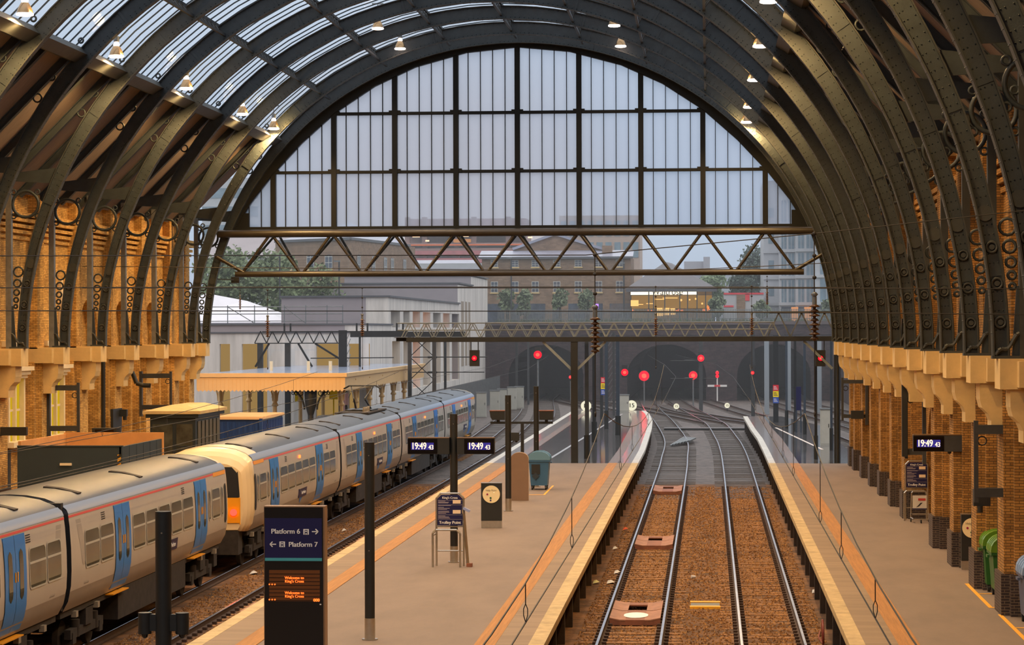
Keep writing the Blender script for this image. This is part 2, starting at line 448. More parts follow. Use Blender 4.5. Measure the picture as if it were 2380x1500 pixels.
while y < YR1:
    vs = []
    for th in th2:
        for e in (EG - .015, EG - .06):
            x, z = ell(th, e); vs += [(x, y - .022, z), (x, y + .022, z)]
    for i in range(len(th2) - 1):
        o = 4 * i
        gb.add([vs[o], vs[o + 1], vs[o + 2], vs[o + 3], vs[o + 4], vs[o + 5], vs[o + 6], vs[o + 7]], [(0, 2, 6, 4), (1, 5, 7, 3), (2, 3, 7, 6)])
    y += .9
P(ceil_, 'glazing_bars', gb, IRON, True, kind='stuff')
for s in (-1, 1):
    mb = MB()
    a, b = (CXA + s * sl[0], Z0 + sl[1]), (CXA + s * sb[0], Z0 + sb[1])
    mb.add([(a[0], YR0, a[1]), (a[0], YR1, a[1]), (b[0], YR1, b[1]), (b[0], YR0, b[1])], [(0, 1, 2, 3)])
    mb.add([(a[0] + s * .06, YR0, a[1] + .06), (a[0] + s * .06, YR1, a[1] + .06), (b[0] + s * .06, YR1, b[1] + .06), (b[0] + s * .06, YR0, b[1] + .06)], [(3, 2, 1, 0)])
    P(ceil_, 'roof_boarding', mb, BOARD, True)
    P(ceil_, 'gutter', MB().prism([(CXA + s * (sl[0] - .5), Z0 + sl[1] - .3), (CXA + s * (sl[0] - .1), Z0 + sl[1] - .55), (CXA + s * (sl[0] + .1), Z0 + sl[1] - .5),
                                  (CXA + s * (sl[0] + .02), Z0 + sl[1] - .02), (CXA + s * (sl[0] - .3), Z0 + sl[1] - .05)], YR0, YR1), IRON2, True)
# lattice purlins running down the hall under the glass
for i in range(1, 8):
    th = TG + (PI - 2 * TG) * i / 8
    ox, oz = cos(th), sin(th); x, z = ell(th, .2); x2, z2 = ell(th, .68)
    mb = MB()
    for (a, b) in ((x, z), (x2, z2)): mb.box(a - .05, a + .05, 40, 124, b - .05, b + .05)
    y = 40.
    while y < 123.5:
        mb.cyl((x, y, z), (x2, y + .38, z2), .022, 4, caps=False); mb.cyl((x2, y + .38, z2), (x, y + .76, z), .022, 4, caps=False); y += .7562
    P(ceil_, 'lattice_purlin', mb, IRON, True)

# straight rafters under the boarding, one at each rib and one between
for s, wn in ((-1, 'on the slope over the train'), (1, 'on the slope over the narrow platform')):
    a, b = Vector((CXA + s * sl[0], 0, Z0 + sl[1])), Vector((CXA + s * sb[0], 0, Z0 + sb[1]))
    n_ = Vector((-s * .7071, 0, -.7071))
    proto = None; c = 0
    for k in range(27):
        y = 121 - 3.025 * k
        if y < 42 or (s < 0 and y < 58): continue
        c += 1
        lab = 'dark straight roof rafter %s, number %d from the glazed end' % (wn, c)
        if proto is None:
            mb = MB()
            dp = .26
            for h0, h1, w in ((.0, dp, .05), (dp - .03, dp, .13), (.0, .03, .13)):
                q = [a + n_ * h0, b + n_ * h0, b + n_ * h1, a + n_ * h1]
                mb.prism([(v.x, v.z) for v in q], -w, w)
            me = mb.mesh('roof_rafter', ((a.x + b.x) / 2, 0, b.z)); me.materials.append(IRON)
            proto = bpy.data.objects.new('roof_rafter', me); o = proto
        else: o = proto.copy()
        COL.objects.link(o); o.location = ((a.x + b.x) / 2, y, b.z)
        tag(o, lab, 'rafter', 'straight rafters ' + wn, 'structure')

# ------------------------------------------------------------------ riveted arch ribs
def make_rib():
    t = T('arch_rib', (CXA, 121, Z0), 'rib', 'arch rib', 'riveted iron arches carrying the roof')
    L = lambda th, e: ((AA + e) * cos(th), (BB + e) * sin(th))
    dep = lambda th: .34 + .27 * min(1, sin(th) / .8) ** 1.8
    n = 60; th = [PI * i / n for i in range(n + 1)]
    web, fl = MB(), MB()
    for y in (-.03, .03):
        vs = []
        for q in th: a, b = L(q, 0), L(q, dep(q)); vs += [(a[0], y, a[1]), (b[0], y, b[1])]
        web.add(vs, [(2 * i, 2 * i + 1, 2 * i + 3, 2 * i + 2) if y > 0 else (2 * i + 1, 2 * i, 2 * i + 2, 2 * i + 3) for i in range(n)])
    for q in [PI * i / 230 for i in range(3, 228)]:         # rivets on the visible face
        for e in (.09, .17 if sin(q) < .8 else .09, dep(q) - .09):
            x, z = L(q, e); r = .022
            web.add([(x - r, -.03, z), (x, -.03, z - r), (x + r, -.03, z), (x, -.03, z + r), (x, -.055, z)], [(0, 1, 4), (1, 2, 4), (2, 3, 4), (3, 0, 4)])
    for k in range(13):                                     # plate joints
        q = PI * (k + .5) / 13
        a, b = Vector((L(q, .03)[0], 0, L(q, .03)[1])), Vector((L(q, dep(q))[0], 0, L(q, dep(q))[1]))
        web.bar(a, b, .1, .1)
    P(t, 'arch_web', web, IRON)
    for e0, e1, w, d in ((0, .035, .16, 0), (-.035, 0, .13, 1)):
        vs = []
        for q in th:
            e = dep(q) if d else 0
            for ee, y in ((e0 + e, -w), (e0 + e, w), (e1 + e, w), (e1 + e, -w)): a = L(q, ee); vs.append((a[0], y, a[1]))
        fl.add(vs, [(4 * i + j, 4 * i + (j + 1) % 4, 4 * i + 4 + (j + 1) % 4, 4 * i + 4 + j) for i in range(n) for j in range(4)])
    for q in [PI * i / 170 for i in range(2, 169)]:         # rivets under the soffit flange
        for y in (-.1, .1):
            x, z = L(q, -.0); nx, nz = -cos(q), -sin(q); tx, tz = -sin(q), cos(q); r = .022
            fl.add([(x + tx * r, y, z + tz * r), (x, y + r, z), (x - tx * r, y, z - tz * r), (x, y - r, z), (x + nx * .024, y, z + nz * .024)], [(0, 1, 4), (1, 2, 4), (2, 3, 4), (3, 0, 4)])
    P(t, 'arch_flange', fl, IRON2)
    for s in (-1, 1):
        rg = MB(); cx = s * 15.15; cz = 5.17
        rg.torus((cx, 0, cz), .47, .055, 'Y', 24, 6)
        for an in (45, 135, 225, 315):
            an = math.radians(an); rg.torus((cx + .61 * cos(an), 0, cz + .61 * sin(an)), .085, .03, 'Y', 10, 5)
        P(t, 'spandrel_ring', rg, IRON)
        po = MB(); px = s * 15.75                            # wall post behind the leg
        po.box(px - .1, px + .1, -.12, .12, 0, 6.1)
        P(t, 'wall_post', po, GALV if s < 0 else IRON2)
        sr = MB()                                           # row of shrinking rings between leg and post
        z = 2.75
        for r in (.17, .13, .1, .08, .06):
            g = L(math.asin(min(1, z / BB)), .34)[0]
            sr.torus((s * ((g + 15.68) / 2), 0, z), r, .035, 'Y', 12, 5); z -= r * 2 + .07
        sr.prism([(s * 15.5, .0), (s * 15.7, 0), (s * 15.7, z + .2), (s * 15.6, z + .2)], -.03, .03)
        P(t, 'small_rings', sr, IRON)
        bo = MB()                                           # round bosses on the foot casting
        for zz in (.75, 1.55, 2.3):
            q = math.asin(zz / BB); x, z_ = L(q, .18); x *= s
            bo.torus((x, -.06, z_), .11, .035, 'Y', 14, 5); bo.cyl((x, -.03, z_), (x, -.09, z_), .06, 8)
        q = math.asin(3.0 / BB); x, z_ = L(q, .18); bo.cyl((x * s, -.03, z_), (x * s, -.08, z_), .17, 14)
        for e in (.02, .33):
            pts = []
            for zz in (0, .6, 1.2, 1.8, 2.4, 3.0):
                x, z_ = L(math.asin(zz / BB), e); pts.append((s * x, -.06, z_))
            bo.tube(pts, .035, 5)
        P(t, 'foot_boss', bo, IRON2)
        sc = MB(); pts = []
        for i in range(9):
            u = i / 8; pts.append((s * (15.15 + .5 * u), -.1, .08 + .42 * u ** 1.2 + .06 * sin(u * 9)))
        sc.tube(pts, .045, 6)
        sc.box(s * 15.08, s * 15.72, -.14, .14, 0, .06)
        P(t, 'scroll_bracket', sc, IRON2)
        sp = MB()                                           # pierced spandrel where arch and rafter part
        fr = 0
        pts = [(.80, .10), (.745, .12), (.69, .145), (.63, .175)]
        def gap(q):
            ax_, az_ = L(q, dep(q)); top = sl[0] + (sl[1] - az_)          # rafter x at this height
            return ax_, az_, max(.0, top - .42 * 1.414 - ax_)
        for q, r in pts:
            q = q * .93; ax_, az_, g = gap(q); P(t, 'pierced_ring', MB().torus((s * (ax_ + .13), 0, az_ + .13), r * .8, .035, 'Y', 12, 5), IRON)
        pl = MB(); poly = []
        for i in range(5):
            q = .60 + .0 + (.78 - .60) * i / 4; x, z_ = L(q * .93 + .1, dep(q)); poly.append((s * x, z_))
        # web plate joining rib ring and rafter foot
        x1, z1 = L(math.asin(5.75 / BB), .4); pl.prism([(s * (x1 - .1), z1), (s * 15.9, z1 + .1), (s * 15.9, z1 + .35), (s * (x1 - .2), z1 + .55)], -.025, .025)
        P(t, 'spandrel_plate', pl, IRON)
    return t
rib0 = make_rib()
for i, y in enumerate([124.6] + RIBY):
    o = rib0 if i == 0 else dup(rib0)
    o.location = (CXA, y, Z0)
    o['label'] = 'riveted iron roof arch, %s counted from the glazed end screen' % ORD[i] if i else 'riveted iron roof arch at the very end, framing the glazed screen'

# ------------------------------------------------------------------ end screen
SCRFR = mat('screen_frame_black', (22, 23, 22), .7, spec=.2)
win = T('window_1', (CXA, 125, 11.3), 'great half-round glazed screen closing the end of the roof', 'window', kind='structure')
IN = [(0, 14.34), (2.5, 14.1), (5, 13.42), (7, 12.5), (8.95, 11.22), (10.6, 9.75), (12.05, 8.2), (13.1, 6.85), (13.9, 5.5)]
OU = [(ell(t_, .3)[0] - CXA, ell(t_, .3)[1] - Z0) for t_ in [PI / 2 - i * .1452 for i in range(9)]]
INs = [(-x, z) for x, z in IN[::-1]] + IN[1:]; OUs = [(-x, z) for x, z in OU[::-1]] + OU[1:]
fr = MB()
for (a, b, c, d) in zip(INs, INs[1:], OUs[1:], OUs):
    fr.prism([(CXA + a[0], Z0 + a[1]), (CXA + b[0], Z0 + b[1]), (CXA + c[0], Z0 + c[1]), (CXA + d[0], Z0 + d[1])], 124.75, 125.25)
P(win, 'arch_frame', fr, SCRFR, True)
def topz(x):
    x = abs(x - CXA)
    for (a, b), (c, d) in zip(IN, IN[1:]):
        if a <= x <= c: return Z0 + b + (d - b) * (x - a) / (c - a)
    return Z0 + 5.5
pg = MB(); pg.add([(CXA + x, 125, Z0 + z) for x, z in INs], [tuple(range(len(INs)))])
P(win, 'glazing', pg, glass_mat('screen_glass', (232, 238, 246), .55, .05, (225, 230, 245), 0), True)
MX = [-21.2 + 2.993 * i for i in range(9)]
for x in MX: P(win, 'mullion', MB().box(x - .125, x + .125, 124.8, 125.2, 11.4, topz(x) + .2), SCRFR, True)
for z, h in ((14.27, .07), (17.12, .07)):
    w = [13.35 if z < 15 else 0, 0][0] or 0
    hw = 12.1 if z < 15 else 9.1
    mb = MB().box(CXA - hw, CXA + hw, 124.85, 125.15, z - h, z + h)
    for x in MX:
        if abs(x - CXA) < hw: mb.box(x - .28, x + .28, 124.82, 125.18, z - .05, z + .14)
    P(win, 'transom', mb, SCRFR, True)
P(win, 'sill_beam', MB().box(CXA - 14.2, CXA + 14.2, 124.7, 125.3, 11.36, 11.62), SCRFR, True)
gbm = MB()
for i in range(-1, 9):
    for j in range(1, 5):
        x = MX[0] + 2.993 * i + .5986 * j
        if abs(x - CXA) < 13.8: gbm.box(x - .016, x + .016, 124.9, 125.1, 11.5, topz(x) + .05)
for x, z in [(CXA - 13.3, 11.9), (CXA + 13.3, 11.9)]: gbm.box(x - .5, x + .1, 124.8, 125.2, 11.5, 12.3) if x < CXA else gbm.box(x - .1, x + .5, 124.8, 125.2, 11.5, 12.3)
P(win, 'glazing_bars', gbm, SCRFR, True)

tr = T('lattice_truss', (CXA, 124.2, 9.3), 'tubular steel truss with zigzag braces spanning the hall under the glazed screen', 'truss', kind='structure')
TUBE = mat('bronze_brown_tube', (44, 37, 26), .38, 0, .15, 3)
P(tr, 'top_tube', MB().cyl((CXA - 14.6, 124.2, 11.27), (CXA + 14.6, 124.2, 11.27), .19, 14), TUBE, True)
P(tr, 'bottom_tube', MB().cyl((CXA - 13.75, 124.2, 9.3), (CXA + 13.75, 124.2, 9.3), .15, 14), TUBE, True)
P(tr, 'top_tube', MB().cyl((CXA - 14.4, 126.0, 11.3), (CXA + 14.4, 126.0, 11.3), .12, 12), SCRFR, True)
for i in range(9):
    for sg in (-1, 1):
        x0 = MX[i]; x1 = x0 + sg * 1.42
        if abs(x1 - CXA) > 13.6: x1 = x0 + sg * 1.3
        P(tr, 'brace', MB().cyl((x0 + sg * .1, 124.2, 11.15), (x1, 124.2, 9.36), .075, 8), TUBE, True)
        P(tr, 'brace', MB().cyl((x0 + sg * .1, 126.0, 11.25), (x1, 124.25, 9.36), .06, 8), SCRFR, True)
for sg in (-1, 1):
    P(tr, 'end_brace', MB().cyl((CXA + sg * 13.3, 124.2, 9.36), (CXA + sg * 14.75, 124.2, 10.2), .09, 8), TUBE, True)
# ================================================================== TRACKS
RAILRUST = mat('rusty_rail', (66, 46, 34), .8, .2, .3, 6)
RAILTOP = mat('polished_rail_head', (196, 196, 204), .22, 1, .1, 3)
SLEEP = mat('concrete_sleeper', (146, 104, 64), .95, 0, .6, 4, .6, 12)
SLEEPW = mat('wet_sleeper', (82, 72, 66), .55, 0, .4, 3, .3, 12)
RZ = -.915
def smooth_path(pts, step=4.0):
    "Catmull-Rom through (x, y) points"
    out = []
    Pn = [pts[0]] + list(pts) + [pts[-1]]
    for i in range(1, len(Pn) - 2):
        p0, p1, p2, p3 = [Vector((a, b, 0)) for a, b in Pn[i - 1:i + 3]]
        n = max(1, int((p2 - p1).length / step))
        for j in range(n):
            u = j / n
            q = .5 * ((2 * p1) + (p2 - p0) * u + (2 * p0 - 5 * p1 + 4 * p2 - p3) * u * u + (3 * p1 - p0 - 3 * p2 + p3) * u ** 3)
            out.append((q.x, q.y))
    out.append(pts[-1]); return out
def offs(path, d):
    out = []
    for i, (x, y) in enumerate(path):
        a, b = path[max(0, i - 1)], path[min(len(path) - 1, i + 1)]
        t = Vector((b[0] - a[0], b[1] - a[1], 0)).normalized(); out.append((x + t.y * d, y - t.x * d))
    return out
def track(pts, label, near=0, ystart=50, sleep_to=275, wet_from=127, bolts=True):
    path = smooth_path(pts); t = T('railway_track', (pts[0][0], pts[0][1], -1.12), label, 'track', 'tracks of the station')
    for d in (-.7525, .7525):
        e = [(x, y, RZ) for x, y in offs(path, d)]
        mb = MB().sweep([(-.07, -.2), (.07, -.2), (.07, -.17), (.014, -.14), (.014, -.045), (.036, -.03), (.036, -.004), (-.036, -.004), (-.036, -.03), (-.014, -.045), (-.014, -.14), (-.07, -.17)], e, True)
        if bolts:
            y = 50.
            while y < 126:
                x = pts[0][0] + d; mb.box(x - .17, x - .06, y - .07, y + .07, -1.13, -1.045); mb.box(x + .06, x + .17, y - .07, y + .07, -1.13, -1.045); y += .65
        r = P(t, 'rail', mb, RAILRUST, True)
        P(r, 'rail_head', MB().sweep([(-.034, -.004), (.034, -.004), (.03, .003), (-.03, .003)], e, True), RAILTOP, True)
    # sleepers: the ones seen largest are parts, the long rest one part
    me = MB().box(-1.25, 1.25, -.125, .125, -.05, 0).mesh('sleeper'); me.materials.append(SLEEP)
    rest = MB(); dist = 0; n = 0; nxt = 0
    for (xa, ya_), (xb, yb) in zip(path, path[1:]):
        seg = sqrt((xb - xa) ** 2 + (yb - ya_) ** 2)
        while nxt < dist + seg:
            u = (nxt - dist) / seg; x, y = xa + (xb - xa) * u, ya_ + (yb - ya_) * u; nxt += .65
            if y < ystart or y > sleep_to: continue
            z = -1.112 + random.uniform(-.012, .014)
            if n < near:
                o = bpy.data.objects.new('sleeper', me); COL.objects.link(o); o.parent = t; o.location = Vector((x, y, z)) - t.location; n += 1
            else:
                h = Vector((yb - ya_, -(xb - xa), 0)).normalized() * 1.25; k = Vector((xb - xa, yb - ya_, 0)).normalized() * .12
                c = Vector((x, y, z)); vs = [c - h - k, c + h - k, c + h + k, c - h + k]
                rest.add([v - Vector((0, 0, .05)) for v in vs] + vs, [(4, 5, 6, 7), (0, 1, 5, 4), (1, 2, 6, 5), (2, 3, 7, 6), (3, 0, 4, 7)])
        dist += seg
    if rest.v: P(t, 'sleeper', rest, SLEEPW, True, kind='stuff')
    return t
track([(-1.93, 12), (-1.93, 60), (-1.93, 130), (-2.0, 150), (-2.25, 175), (-3.7, 211), (-5.2, 240), (-6.6, 275), (-7.5, 300)], 'empty track beside the island platform with brown covers between its rails', 100, 52)
track([(1.52, 12), (1.52, 60), (1.52, 140), (1.4, 165), (1.15, 180), (.6, 203), (-.4, 220), (-2.2, 248), (-3.6, 275), (-4.2, 300)], 'empty track beside the narrow platform, no covers between its rails', 100, 52)
track([(-12.3, 12), (-12.3, 60), (-12.3, 160), (-12.8, 185), (-14.2, 225), (-17.3, 275), (-18, 300)], 'empty track between the train and the island platform', 100, 66)
track([(-15.7, 12), (-15.7, 60), (-15.7, 165), (-16.1, 190), (-17.6, 230), (-20.3, 275), (-21, 300)], 'track under the standing train', 40, 150, 275, bolts=False)
track([(-5.2, 212), (-8, 232), (-12.5, 256), (-16.4, 278), (-18, 300)], 'crossover track curving off past the tip of the island platform', 0, 212, bolts=False)
track([(9.6, 130), (9.0, 165), (7.2, 195), (3.5, 230), (.6, 262), (-.5, 275), (-1.5, 300)], 'track curving in from behind the narrow platform', 0, 140, bolts=False)
track([(13.2, 130), (12.6, 165), (11.0, 200), (8.2, 235), (5.4, 275), (4.5, 300)], 'second track out beyond the narrow platform', 0, 140, bolts=False)
track([(17, 150), (15.8, 185), (13.4, 220), (10, 255), (8.6, 275), (8, 300)], 'outermost track in front of the brick retaining wall', 0, 150, bolts=False)
track([(.3, 208), (-2.6, 224), (-6.6, 246), (-10.5, 262), (-14, 275)], 'diagonal crossover track in front of the tunnel mouths', 0, 200, bolts=False)
track([(6.9, 198), (2.2, 214), (-2.6, 238), (-4.9, 262)], 'diagonal crossover track beyond the end of the narrow platform', 0, 200, bolts=False)

RUST = mat('rust_brown_cover', (128, 78, 56), .7, 0, .3, 3)
RUSTL = mat('worn_cover_top', (150, 104, 80), .7, 0, .3, 3)
def cover(y0, y1, lab, patch=None):
    t = T('track_cover', (-1.93, (y0 + y1) / 2, -1.1), lab, 'track cover', 'covers between the rails')
    h, d = .66, (y1 - y0) / 2
    for a in (-d, d - .06): P(t, 'side_plate', MB().prism([(-h, .0), (h, .0), (h, .16), (.38, .1), (-.38, .1), (-h, .16)], a, a + .06, 'Y'), RUST)
    for s in (-1, 1):
        mb = MB()
        for a, b in ((-d, -.05), (.05, d)):
            mb.prism([(s * .25, .11), (s * .4, .11), (s * h, .17), (s * h, .2), (s * .4, .145), (s * .25, .145)], a, b, 'Y')
        P(t, 'cover_panel', mb, RUSTL)
    for a, b in ((-d, d * .1), (d * .7, d)): P(t, 'middle_plate', MB().box(-.25, .25, a, b, .1, .14), RUST)
    if patch:
        pts = [(.33 * cos(2 * PI * i / 20), -d * .52 + d * .3 * sin(2 * PI * i / 20)) for i in range(20)]
        P(t, 'white_patch', MB().prism([(max(-.32, min(.32, a)), b) for a, b in pts], .146, .155, 'Z'), WHITE)
cover(67.0, 71.3, 'brown cover between the rails with a white oval patch', True)
cover(90.0, 94.0, 'brown cover between the rails, second one along from the white-patched cover')
cover(119.8, 124.0, 'wet shiny brown cover between the rails just inside the roof end')
for i, (px, py, lab) in enumerate(((565, 1412, 'beside the tall platform sign'), (825, 1253, 'beside the black pole next to the sign'), (998, 1152, 'beside the black pole with the two clocks'))):
    p = at(px, py, 60); d = (p - Vector((0, 0, HC))); p = Vector((0, 0, HC)) + d * ((-.98 - HC) / d.z)
    t = T('trackside_cover', (-12.0, p.y, -1.12), 'flat brown cover plate by the rail ' + lab, 'track cover', 'cover plates beside the platform edge')
    for k in (0, 1): P(t, 'plate', MB().box(-.6, .75, -1.15 + k * 1.2, -.02 + k * 1.2, .02, .15), RUSTL)
    P(t, 'bearer', MB().box(-.5, .65, -1.0, 1.0, 0, .03), RUST)
# loose stones lying on the ballast bed
def stones(n, x0, x1, y0, y1, tracks, lab):
    mb = MB()
    for _ in range(n):
        y = y0 + (y1 - y0) * random.random() ** 1.25; x = random.uniform(x0, x1)
        if any(abs(abs(x - c) - .7525) < .2 for c in tracks): continue
        r = random.uniform(.02, .042); z = -1.118
        a, b, c = (r * random.uniform(.7, 1.3) for _ in range(3)); q = random.uniform(0, 1.5)
        ca, sa = cos(q), sin(q)
        mb.add([(x + a * ca, y + a * sa, z), (x - b * sa, y + b * ca, z), (x - a * ca, y - a * sa, z), (x + b * sa, y - b * ca, z), (x + random.uniform(-.02, .02), y, z + c)],
               [(0, 1, 4), (1, 2, 4), (2, 3, 4), (3, 0, 4)])
    return S('ballast_stones', mb, STONES, lab, 'ballast', kind='stuff')
STONES = bpy.data.materials.new('ballast_stone'); STONES.use_nodes = True
N, L = STONES.node_tree.nodes, STONES.node_tree.links; b_ = N['Principled BSDF']; b_.inputs['Roughness'].default_value = .9; b_.inputs['Specular IOR Level'].default_value = .2
gg = N.new('ShaderNodeNewGeometry'); rr_ = N.new('ShaderNodeValToRGB'); L.new(gg.outputs['Random Per Island'], rr_.inputs[0]); L.new(rr_.outputs[0], b_.inputs['Base Color'])
rr_.color_ramp.elements[0].color = lin((84, 56, 32)); rr_.color_ramp.elements[1].color = lin((170, 126, 76)); e_ = rr_.color_ramp.elements.new(.55); e_.color = lin((128, 88, 50))
stones(34000, -3.3, 2.85, 50, 126, (-1.93, 1.52), 'loose brown ballast stones around the two empty tracks')
stones(14000, -14.6, -11.0, 62, 126, (-12.3, -15.7), 'loose brown ballast stones around the empty track beside the train')
# bundle of loose rods and a cable duct over the tracks beyond the roof end
t = T('cable_duct', (-.2, 196, -1.1), 'pale cable duct crossing the tracks beyond the platforms', 'duct')
P(t, 'duct_lid', MB().box(-3.2, 3.4, -.25, .25, .12, .2), mat('wet_duct', (150, 146, 146), .25)); P(t, 'duct_body', MB().box(-3.2, 3.4, -.2, .2, 0, .12), BLACKST)
for k in range(7):
    S('loose_rail', MB().bar((-2.5 + .2 * k, 168 + .5 * k, -1.02 + .03 * k), (-1.7 + .13 * k, 181 - .8 * k, -1.0 + .02 * k), .09), GALV, 'shiny length of steel in the loose heap between the rails beyond the roof end', 'steel length', 'loose steel lengths between the rails')
# litter on the ballast
for px, py, nm, c, lab in ((1611, 1344, 'paper_cup', (200, 196, 196), 'grey crumpled cup lying between the two empty tracks'), (1430, 1276, 'paper_scrap', (230, 225, 215), 'white paper scrap on the ballast under the island edge, level with the middle cover'),
                     (1435, 1332, 'paper_scrap', (230, 225, 215), 'white paper scrap by the rail of the covered track'), (1420, 1355, 'paper_scrap', (226, 220, 205), 'white paper scrap in front of another by the covered track'),
                     (1386, 1355, 'paper_scrap', (220, 214, 150), 'yellowish scrap on the ballast below the island edge'), (1454, 1231, 'food_wrapper', (220, 90, 40), 'orange wrapper on the ballast below the island edge'),
                     (590, 1333, 'paper_scrap', (220, 214, 205), 'white scrap on the ballast left of the tall platform sign'), (575, 1395, 'paper_scrap', (226, 220, 212), 'white scrap by the rail left of the tall platform sign'),
                     (800, 1234, 'paper_scrap', (226, 220, 212), 'white scrap on the ballast between sign and black pole'), (1897, 1377, 'plastic_bag', (210, 205, 195), 'white bag under the edge of the narrow platform')):
    d = at(px, py, 10) - Vector((0, 0, HC)); p = Vector((0, 0, HC)) + d * ((-1.08 - HC) / d.z)
    mb = MB()
    if nm == 'paper_cup': mb.cyl((p.x - .06, p.y, p.z + .03), (p.x + .07, p.y + .03, p.z + .03), .055, 10, .042)
    else:
        r = random.uniform(.07, .13)
        mb.add([(p.x - r, p.y - r, p.z - .02), (p.x + r, p.y - r * .6, p.z + .03), (p.x + r * .6, p.y + r * 2, p.z + .0), (p.x - r * .8, p.y + r * 1.6, p.z + .05), (p.x, p.y, p.z + .09)], [(0, 1, 4), (1, 2, 4), (2, 3, 4), (3, 0, 4), (3, 2, 1, 0)])
    S(nm, mb, mat('litter', c, .7), lab, 'litter')

# ================================================================== TRAINS
TCREAM = mat('train_cream', (186, 178, 166), .32, 0, .05, .8)
TLOW = mat('train_grey_band', (142, 132, 118), .35, 0, .1, 1)
TSW = mat('train_pale_swoosh', (164, 157, 147), .35)
TROOF = mat('train_roof_grey', (60, 66, 76), .4, .0, .25, .9, .05, 3, stretch=(1, .4, 1), spec=.3)
TBLUE = mat('train_blue_door', (36, 124, 206), .35)
TEDGE = mat('train_roof_edge', (112, 126, 150), .35)
TRED = mat('train_red_stripe', (216, 84, 78), .4)
TORANGE = mat('train_orange_stripe', (238, 158, 24), .4)
TYEL = mat('train_yellow_end', (240, 158, 20), .4)
TGLASS = mat('train_window_glass', (70, 70, 60), .12, 0, .5, 1.6, spec=.25)
TFRAME = mat('train_window_frame', (186, 184, 172), .4)
TDARK = mat('train_underframe', (44, 38, 34), .85, 0, .5, 4)
TBLK = mat('train_black_rubber', (20, 22, 28), .6)
INDLIT = glow('door_indicator_light', (255, 96, 40), 5)
SIDE = [(1.2, .26), (1.33, .5), (1.4, .85), (1.415, 1.2), (1.405, 1.7), (1.37, 2.2), (1.335, 2.46)]
def sx(z):
    for (a, b), (c, d) in zip(SIDE, SIDE[1:]):
        if b <= z <= d: return a + (c - a) * (z - b) / (d - b)
    return SIDE[0][0] if z < .3 else SIDE[-1][0]
XT = -15.7
def ypr(profile, y0, y1): # profile of (x,z) pushed along y
    mb = MB(); n = len(profile); mb.add([(x, y0, z) for x, z in profile] + [(x, y1, z) for x, z in profile], [(i, i + 1, n + i + 1, n + i) for i in range(n - 1)], True); return mb
def band(z0, z1, e, y0, y1, n=4):
    zs = [z0 + (z1 - z0) * i / n for i in range(n + 1)]
    pr = [(sx(z) + e, z) for z in zs]; mb = ypr(pr, y0, y1)
    mb.add([(sx(z0), y0, z0), (sx(z1), y0, z1), (pr[-1][0], y0, z1), (pr[0][0], y0, z0)], [(0, 1, 2, 3)]); return mb
def rpane(y0, y1, z0, z1, e, r=.1, ring=None):
    "rounded pane lying on the car side; ring = frame width"
    def loop(g):
        pts = []
        for cy, cz, a0 in ((y1 - r, z1 - r, 0), (y0 + r, z1 - r, 90), (y0 + r, z0 + r, 180), (y1 - r, z0 + r, 270)):
            for k in range(4):
                a = math.radians(a0 + 30 * k); pts.append((cy + (r + g) * cos(a), cz + (r + g) * sin(a)))
        return pts
    mb = MB()
    if ring is None:
        rows = 14; vs = []
        for j in range(rows + 1):
            b = z0 + (z1 - z0) * j / rows; t_ = min(b - z0, z1 - b)
            ins = r - sqrt(max(0, r * r - (r - t_) ** 2)) if t_ < r else 0
            vs += [(sx(b) + e, y0 + ins, b), (sx(b) + e, y1 - ins, b)]
        mb.add(vs, [(2 * j, 2 * j + 1, 2 * j + 3, 2 * j + 2) for j in range(rows)])
    else:
        A, B = loop(ring), loop(-.0); n = len(A)
        mb.add([(sx(b) + e, a, b) for a, b in A] + [(sx(b) + e, a, b) for a, b in B], [(i, (i + 1) % n, n + (i + 1) % n, n + i) for i in range(n)])
    return mb
W2 = [('w', 1.5, 2.85), ('w', 3.0, 4.3)]
MID = [('w', 6.45 + 1.53 * i, 7.78 + 1.53 * i) for i in range(5)]
LAY_CAB = W2 + [('d', 4.5, 6.15)] + MID + [('d', 14.25, 15.9), ('n', 16.15, 16.45), ('w', 16.7, 17.85), ('n', 18.05, 18.35), ('c', 18.55, 18.85)]
LAY_MID = W2 + [('d', 4.5, 6.15)] + MID + [('d', 14.25, 15.9), ('w', 16.2, 17.5), ('w', 17.65, 18.8)]
